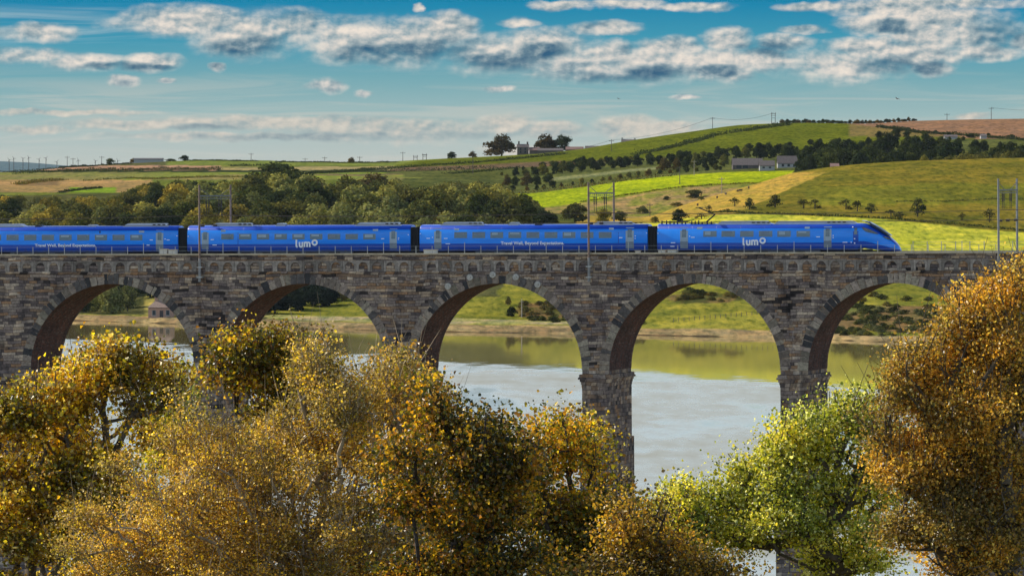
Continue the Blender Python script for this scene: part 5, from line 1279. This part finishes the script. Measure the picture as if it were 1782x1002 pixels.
def fg_tree(name, label, d, blobs_, base_u, n_nodes, per, leaf, palette, wts=None, twig=None, bark=None, seed=1, spread=.30, rtip=.010, depth=1.0, fork=None, cat='tree', clump=1.0, kdiv=26, free_=.2, lo=.62):
    r = np.random.default_rng(seed); s = d / F
    bl = [(W(u, v, d), ru * s, rv * s) for u, v, ru, rv in blobs_]
    wt = np.array([b[1] * b[2] * max(b[1], 1.0) for b in bl])**.75; wt /= wt.sum(); N = []
    for (c, rw, rh), w in zip(bl, wt):
        k = int(n_nodes * w) + 6; kc = max(3, k // kdiv); sh = lambda q_: (lambda z_: z_ / np.linalg.norm(z_, axis=1)[:, None] * (r.random(q_)**(1 / 2.2))[:, None])(r.normal(size=(q_, 3)))
        cen = sh(kc) * (.95 + .25 * r.random(kc))[:, None]; R3 = np.array([rw, max(rw * depth, 1.0), rh])[None]
        v = cen[r.integers(kc, size=k)] * R3 + r.normal(size=(k, 3)) * np.array([[.24, .24, .15]]) * clump; free = r.random(k) < free_; v[free] = (sh(k) * 1.08 * R3)[free]
        N.append(np.array(c)[None] + v)
    N = np.concatenate(N)
    nu = 891 + F * N[:, 0] / N[:, 1]; nv = HOR + (HC - N[:, 2]) * F / N[:, 1]
    lim = np.interp(nu, TOPU, TOPV) + 8 + 34 * vnoise(nu / 17 + 300, nu * 0 + seed + .5, 55)
    N = N[nv > lim + 6 * r.random(len(N))]; nv = HOR + (HC - N[:, 2]) * F / N[:, 1]; nu = 891 + F * N[:, 0] / N[:, 1]
    near_top = np.nonzero(nv < np.interp(nu, TOPU, TOPV) + 110)[0]
    if len(near_top):
        q_ = N[r.choice(near_top, max(6, n_nodes // 28))]; dr_ = r.normal(size=q_.shape) * .35; dr_[:, 2] = 1; dr_ /= np.linalg.norm(dr_, axis=1)[:, None]
        sh_ = np.concatenate([q_ + dr_ * (.26 * j) for j in range(1, 5)]); su = 891 + F * sh_[:, 0] / sh_[:, 1]; sv = HOR + (HC - sh_[:, 2]) * F / sh_[:, 1]
        N = np.concatenate([N, sh_[sv > np.interp(su, TOPU, TOPV) - 12]])
    cu = np.array([(base_u - 891) * s, d, min(b[0].z - b[2] for b in bl) - .5 if fork is None else HC + (HOR - fork) * s])
    gz = near_ground(d); root = np.array([cu[0], d, gz - .4])
    # trunk nodes
    tn = [root + (cu - root) * t + np.array([math.sin(t * 5 + seed) * .15, 0, 0]) for t in np.linspace(0, 1, 6)]
    N = N[np.argsort(np.linalg.norm(N - cu, axis=1))]
    A = np.concatenate([np.array(tn), N]); par = np.full(len(A), -1); par[1:6] = np.arange(5)
    dist0 = np.linalg.norm(A - cu, axis=1); pl = np.zeros(len(A))
    for i in range(6, len(A)):
        dd = np.linalg.norm(A[5:i] - A[i], axis=1) + .30 * pl[5:i]
        # avoid downward-hanging joins
        dd = dd + np.where(A[5:i, 2] > A[i, 2] + .15, (A[5:i, 2] - A[i, 2]) * .8, 0)
        j = int(np.argmin(dd)) + 5; par[i] = j; pl[i] = pl[j] + np.linalg.norm(A[j] - A[i])
    cntd = np.ones(len(A))
    for i in range(len(A) - 1, 0, -1): cntd[par[i]] += cntd[i]
    rad = rtip * cntd**.42
    # branches as tapered 5-sided tubes
    i = np.arange(1, len(A)); a = A[par[i]]; b = A[i]; ra_ = np.minimum(rad[par[i]], rad[i] * 1.5)[:, None]; rb = rad[i][:, None]
    dv2 = b - a; ln = np.linalg.norm(dv2, axis=1)[:, None]; dv2 = dv2 / np.maximum(ln, 1e-6)
    up_ = np.where(np.abs(dv2[:, 2:3]) > .9, np.array([[1., 0, 0]]), np.array([[0, 0, 1.]])); p1 = np.cross(dv2, up_); p1 /= np.linalg.norm(p1, axis=1)[:, None]; p2 = np.cross(dv2, p1)
    K = 5; V = []
    for end, rr_ in ((a, ra_), (b, rb)):
        for k in range(K): an = 2 * math.pi * k / K; V.append(end + (p1 * math.cos(an) + p2 * math.sin(an)) * rr_)
    V = np.stack(V, 1).reshape(-1, 3); idx = np.arange(len(i))[:, None] * 2 * K
    f = np.concatenate([idx + np.array([[k, (k + 1) % K, K + (k + 1) % K, K + k]]) for k in range(K)], 0)
    e = empty(name, (root[0], root[1], gz)); tag(e, label, cat)
    off = np.array([root[0], root[1], gz])
    BV = V - off; BF = f
    tips = A[cntd <= 6]; tips = tips[tips[:, 2] > cu[2] - 3]
    L_ = np.repeat(tips, per, 0); m_ = np.repeat(r.integers(0, 4, len(tips)), per)
    L_ = L_ + r.normal(size=L_.shape) * np.array([spread, spread, spread * .75])
    L_ = L_[m_ + r.random(len(m_)) * 2 > .5]
    v, f, c = leaf_arrays(L_ - off, r, leaf, palette, wts=wts)
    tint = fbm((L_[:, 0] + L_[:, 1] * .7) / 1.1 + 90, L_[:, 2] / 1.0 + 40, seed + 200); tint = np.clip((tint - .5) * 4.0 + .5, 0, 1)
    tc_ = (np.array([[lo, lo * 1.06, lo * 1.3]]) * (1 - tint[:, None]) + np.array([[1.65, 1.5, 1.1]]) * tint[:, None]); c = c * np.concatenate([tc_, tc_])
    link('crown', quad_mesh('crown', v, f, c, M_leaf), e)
    if twig:
        # fine pale twigs reaching up through the leaves
        nt_ = twig; q = A[r.integers(6, len(A), nt_)]; dr = r.normal(size=(nt_, 3)) * np.array([.45, .45, .25]); dr[:, 2] += 1.0; dr *= (.5 + r.random(nt_) * .9)[:, None]
        a = q; b = q + dr; w_ = rtip * 1.0; px_ = np.array([[w_, 0, 0]]); py_ = np.array([[0, w_, 0]])
        V = np.stack([a - px_, a + py_, a + px_, b - px_ * .4, b + py_ * .4, b + px_ * .4], 1).reshape(-1, 3) - off; idx = np.arange(nt_)[:, None] * 6
        f = np.concatenate([idx + np.array([[0, 1, 4, 3]]), idx + np.array([[1, 2, 5, 4]]), idx + np.array([[2, 0, 3, 5]])], 0)
        BF = np.concatenate([BF, f + len(BV)]); BV = np.concatenate([BV, V])
    link('trunk', quad_mesh('trunk', BV, BF, np.ones((len(BF), 3)), bark or M_bark), e)
    return e
GOLD = [(.60, .44, .02), (.48, .30, .02), (.30, .16, .02), (.70, .58, .03), (.16, .16, .02), (.18, .11, .02), (.60, .50, .18)]
TAN = [(.42, .28, .07), (.34, .20, .04), (.60, .46, .19), (.24, .18, .06), (.15, .12, .035), (.62, .47, .04)]
DKG = [(.08, .09, .012), (.14, .12, .015), (.40, .22, .02), (.58, .38, .03), (.05, .055, .012), (.24, .11, .02)]
ORG = [(.50, .29, .05), (.58, .36, .07), (.34, .19, .04), (.22, .15, .035), (.64, .48, .12), (.18, .15, .03)]
GRN = [(.42, .44, .04), (.56, .56, .07), (.26, .30, .03), (.78, .76, .30), (.56, .48, .06), (.10, .13, .02)]
BRN = [(.16, .11, .03), (.30, .17, .03), (.08, .07, .02), (.46, .28, .04), (.40, .30, .04)]
fg_tree('sycamore_tree', 'golden autumn sycamore at the left edge below the leftmost arch', 190, [(60, 720, 85, 75), (180, 670, 80, 66), (270, 670, 52, 56), (150, 800, 160, 100), (30, 850, 90, 130), (240, 625, 30, 22), (300, 640, 22, 20), (100, 940, 160, 120), (30, 690, 30, 40), (200, 600, 22, 14)], 120, 2090, 35, 0.093, GOLD, seed=3, twig=120, clump=.85, kdiv=36, free_=.12, rtip=.013)
fg_tree('yellow_green_tree', 'slim yellow-green tree behind the golden sycamore, right side', 230, [(312, 700, 20, 56), (300, 770, 34, 60), (318, 660, 12, 24)], 306, 286, 27, 0.099, [(.48, .48, .05), (.60, .55, .06), (.26, .28, .04)], seed=4)
fg_tree('sycamore_tree', 'dark golden sycamore rising in front of the second arch', 200, [(450, 606, 76, 36), (410, 650, 60, 40), (525, 582, 34, 20), (490, 690, 80, 50), (372, 630, 22, 24), (440, 790, 120, 80), (400, 575, 30, 14)], 450, 1100, 35, 0.093, [(.50, .32, .02), (.32, .18, .02), (.09, .10, .012), (.18, .15, .02), (.64, .50, .03), (.22, .10, .02)], seed=5, bark=M_bark_dark, clump=.8, kdiv=34, free_=.1)
fg_tree('sycamore_sapling', 'thin sparse-leaved twigs poking up into the second arch', 196, [(560, 565, 20, 26), (545, 620, 12, 40)], 540, 66, 10, 0.088, GOLD, seed=6, bark=M_bark_dark, spread=.2)
fg_tree('hawthorn_thicket', 'tan fine-twigged thicket filling the lower centre left', 165, [(600, 740, 120, 76), (480, 830, 170, 110), (330, 880, 170, 120), (700, 760, 80, 100), (620, 900, 190, 130), (800, 900, 80, 110), (660, 660, 46, 36), (400, 990, 260, 90), (560, 680, 50, 34), (760, 980, 140, 80), (520, 1000, 200, 90), (220, 960, 120, 90)], 560, 5720, 35, 0.055, TAN, seed=7, twig=1300, bark=M_twig, rtip=.008, spread=.22, clump=.8, lo=.8)
fg_tree('sycamore_tree', 'orange-topped sycamore against the pier left of the middle arch', 178, [(700, 640, 34, 34), (688, 600, 14, 24), (742, 640, 18, 24), (700, 700, 70, 50), (640, 650, 20, 20)], 700, 462, 26, 0.092, ORG, seed=8)
fg_tree('dark_sycamore', 'dark green-brown sycamore right of the thicket at the centre', 150, [(780, 720, 60, 40), (840, 780, 56, 60), (760, 680, 34, 22), (870, 850, 80, 80), (800, 940, 90, 100), (868, 704, 24, 12), (700, 830, 60, 60), (820, 690, 16, 12), (890, 985, 90, 50), (780, 1000, 90, 40)], 820, 1375, 31, 0.079, DKG, seed=9, bark=M_bark_dark, clump=.75, kdiv=36, free_=.08)
fg_tree('maple_tree', 'green and yellow maple in front of the central pier', 172, [(960, 800, 62, 50), (1030, 780, 28, 44), (940, 880, 90, 80), (1030, 900, 60, 70), (975, 725, 16, 26), (1000, 960, 120, 90), (1080, 830, 28, 60), (905, 780, 20, 20), (1060, 720, 18, 14)], 1000, 1485, 28, 0.081, [(.60, .46, .03), (.38, .30, .02), (.13, .15, .02), (.08, .09, .012), (.30, .15, .02), (.52, .28, .02)], seed=10, bark=M_bark_dark, clump=.75, kdiv=36, free_=.08)
fg_tree('brown_bush', 'dark brown bushy treetop between maple and green ash', 160, [(1150, 970, 60, 32), (1190, 985, 50, 30), (1100, 925, 34, 30), (1110, 1000, 140, 44), (1220, 1000, 100, 30)], 1150, 682, 32, 0.071, BRN, seed=11, bark=M_bark_dark, cat='bush')
fg_tree('ash_tree', 'bright green ash with pale limbs at lower right', 185, [(1430, 770, 100, 56), (1490, 715, 60, 34), (1350, 830, 90, 54), (1225, 866, 84, 32), (1156, 868, 36, 20), (1420, 900, 150, 70), (1240, 925, 110, 44), (1180, 905, 50, 26), (1520, 830, 70, 110), (1380, 745, 30, 18), (1470, 695, 30, 14), (1290, 795, 26, 16), (1480, 980, 100, 30), (1560, 740, 30, 50)], 1470, 3080, 28, 0.075, GRN, seed=12, bark=M_bark, rtip=.012, clump=.80, kdiv=40, free_=.12, spread=.28, lo=.92)
fg_tree('beech_tree', 'large orange-brown tree filling the right edge', 150, [(1700, 620, 86, 96), (1768, 520, 36, 50), (1700, 560, 36, 30), (1620, 680, 70, 60), (1740, 760, 110, 150), (1640, 800, 80, 110), (1700, 930, 120, 100), (1592, 615, 26, 26), (1562, 690, 22, 30), (1668, 530, 22, 18), (1778, 480, 16, 22), (1560, 800, 40, 50), (1600, 900, 50, 60), (1720, 500, 14, 16)], 1730, 4180, 35, 0.059, ORG, seed=13, twig=450, spread=.24, kdiv=40, free_=.14, clump=.85, lo=.8, rtip=.011)
fg_tree('bare_branch', 'thin bare twigs beside the central pier', 172, [(1105, 770, 26, 40), (1120, 820, 30, 30)], 1090, 99, 2, 0.071, TAN, seed=14, bark=M_bark_dark, spread=.15)

# ------------------------------------------------------------------ air
hm = bpy.data.materials.new('air'); hm.use_nodes = True; t = NT(hm.node_tree); t.n.clear()
pv = t.new('ShaderNodeVolumePrincipled'); pv.inputs['Color'].default_value = (.72, .84, 1, 1); pv.inputs['Density'].default_value = 0.000006; pv.inputs['Anisotropy'].default_value = .2
t.l.new(pv.outputs[0], t.new('ShaderNodeOutputMaterial').inputs['Volume'])
mb = MB(); mb.box(-5200, 5200, -300, 13200, -8, 125); hz_ = mb.obj('haze', hm); tag(hz_, 'thin autumn haze', kind='stuff')

TOPV = [v - 400 for v in TOPV]
fg_tree('sparse_sapling', 'sparse leafy sprigs hanging in front of the central pier', 174, [(1050, 790, 40, 60), (1080, 850, 30, 44), (1020, 740, 22, 24)], 1040, 150, 7, 0.086, GOLD, seed=15, bark=M_bark_dark, spread=.2)
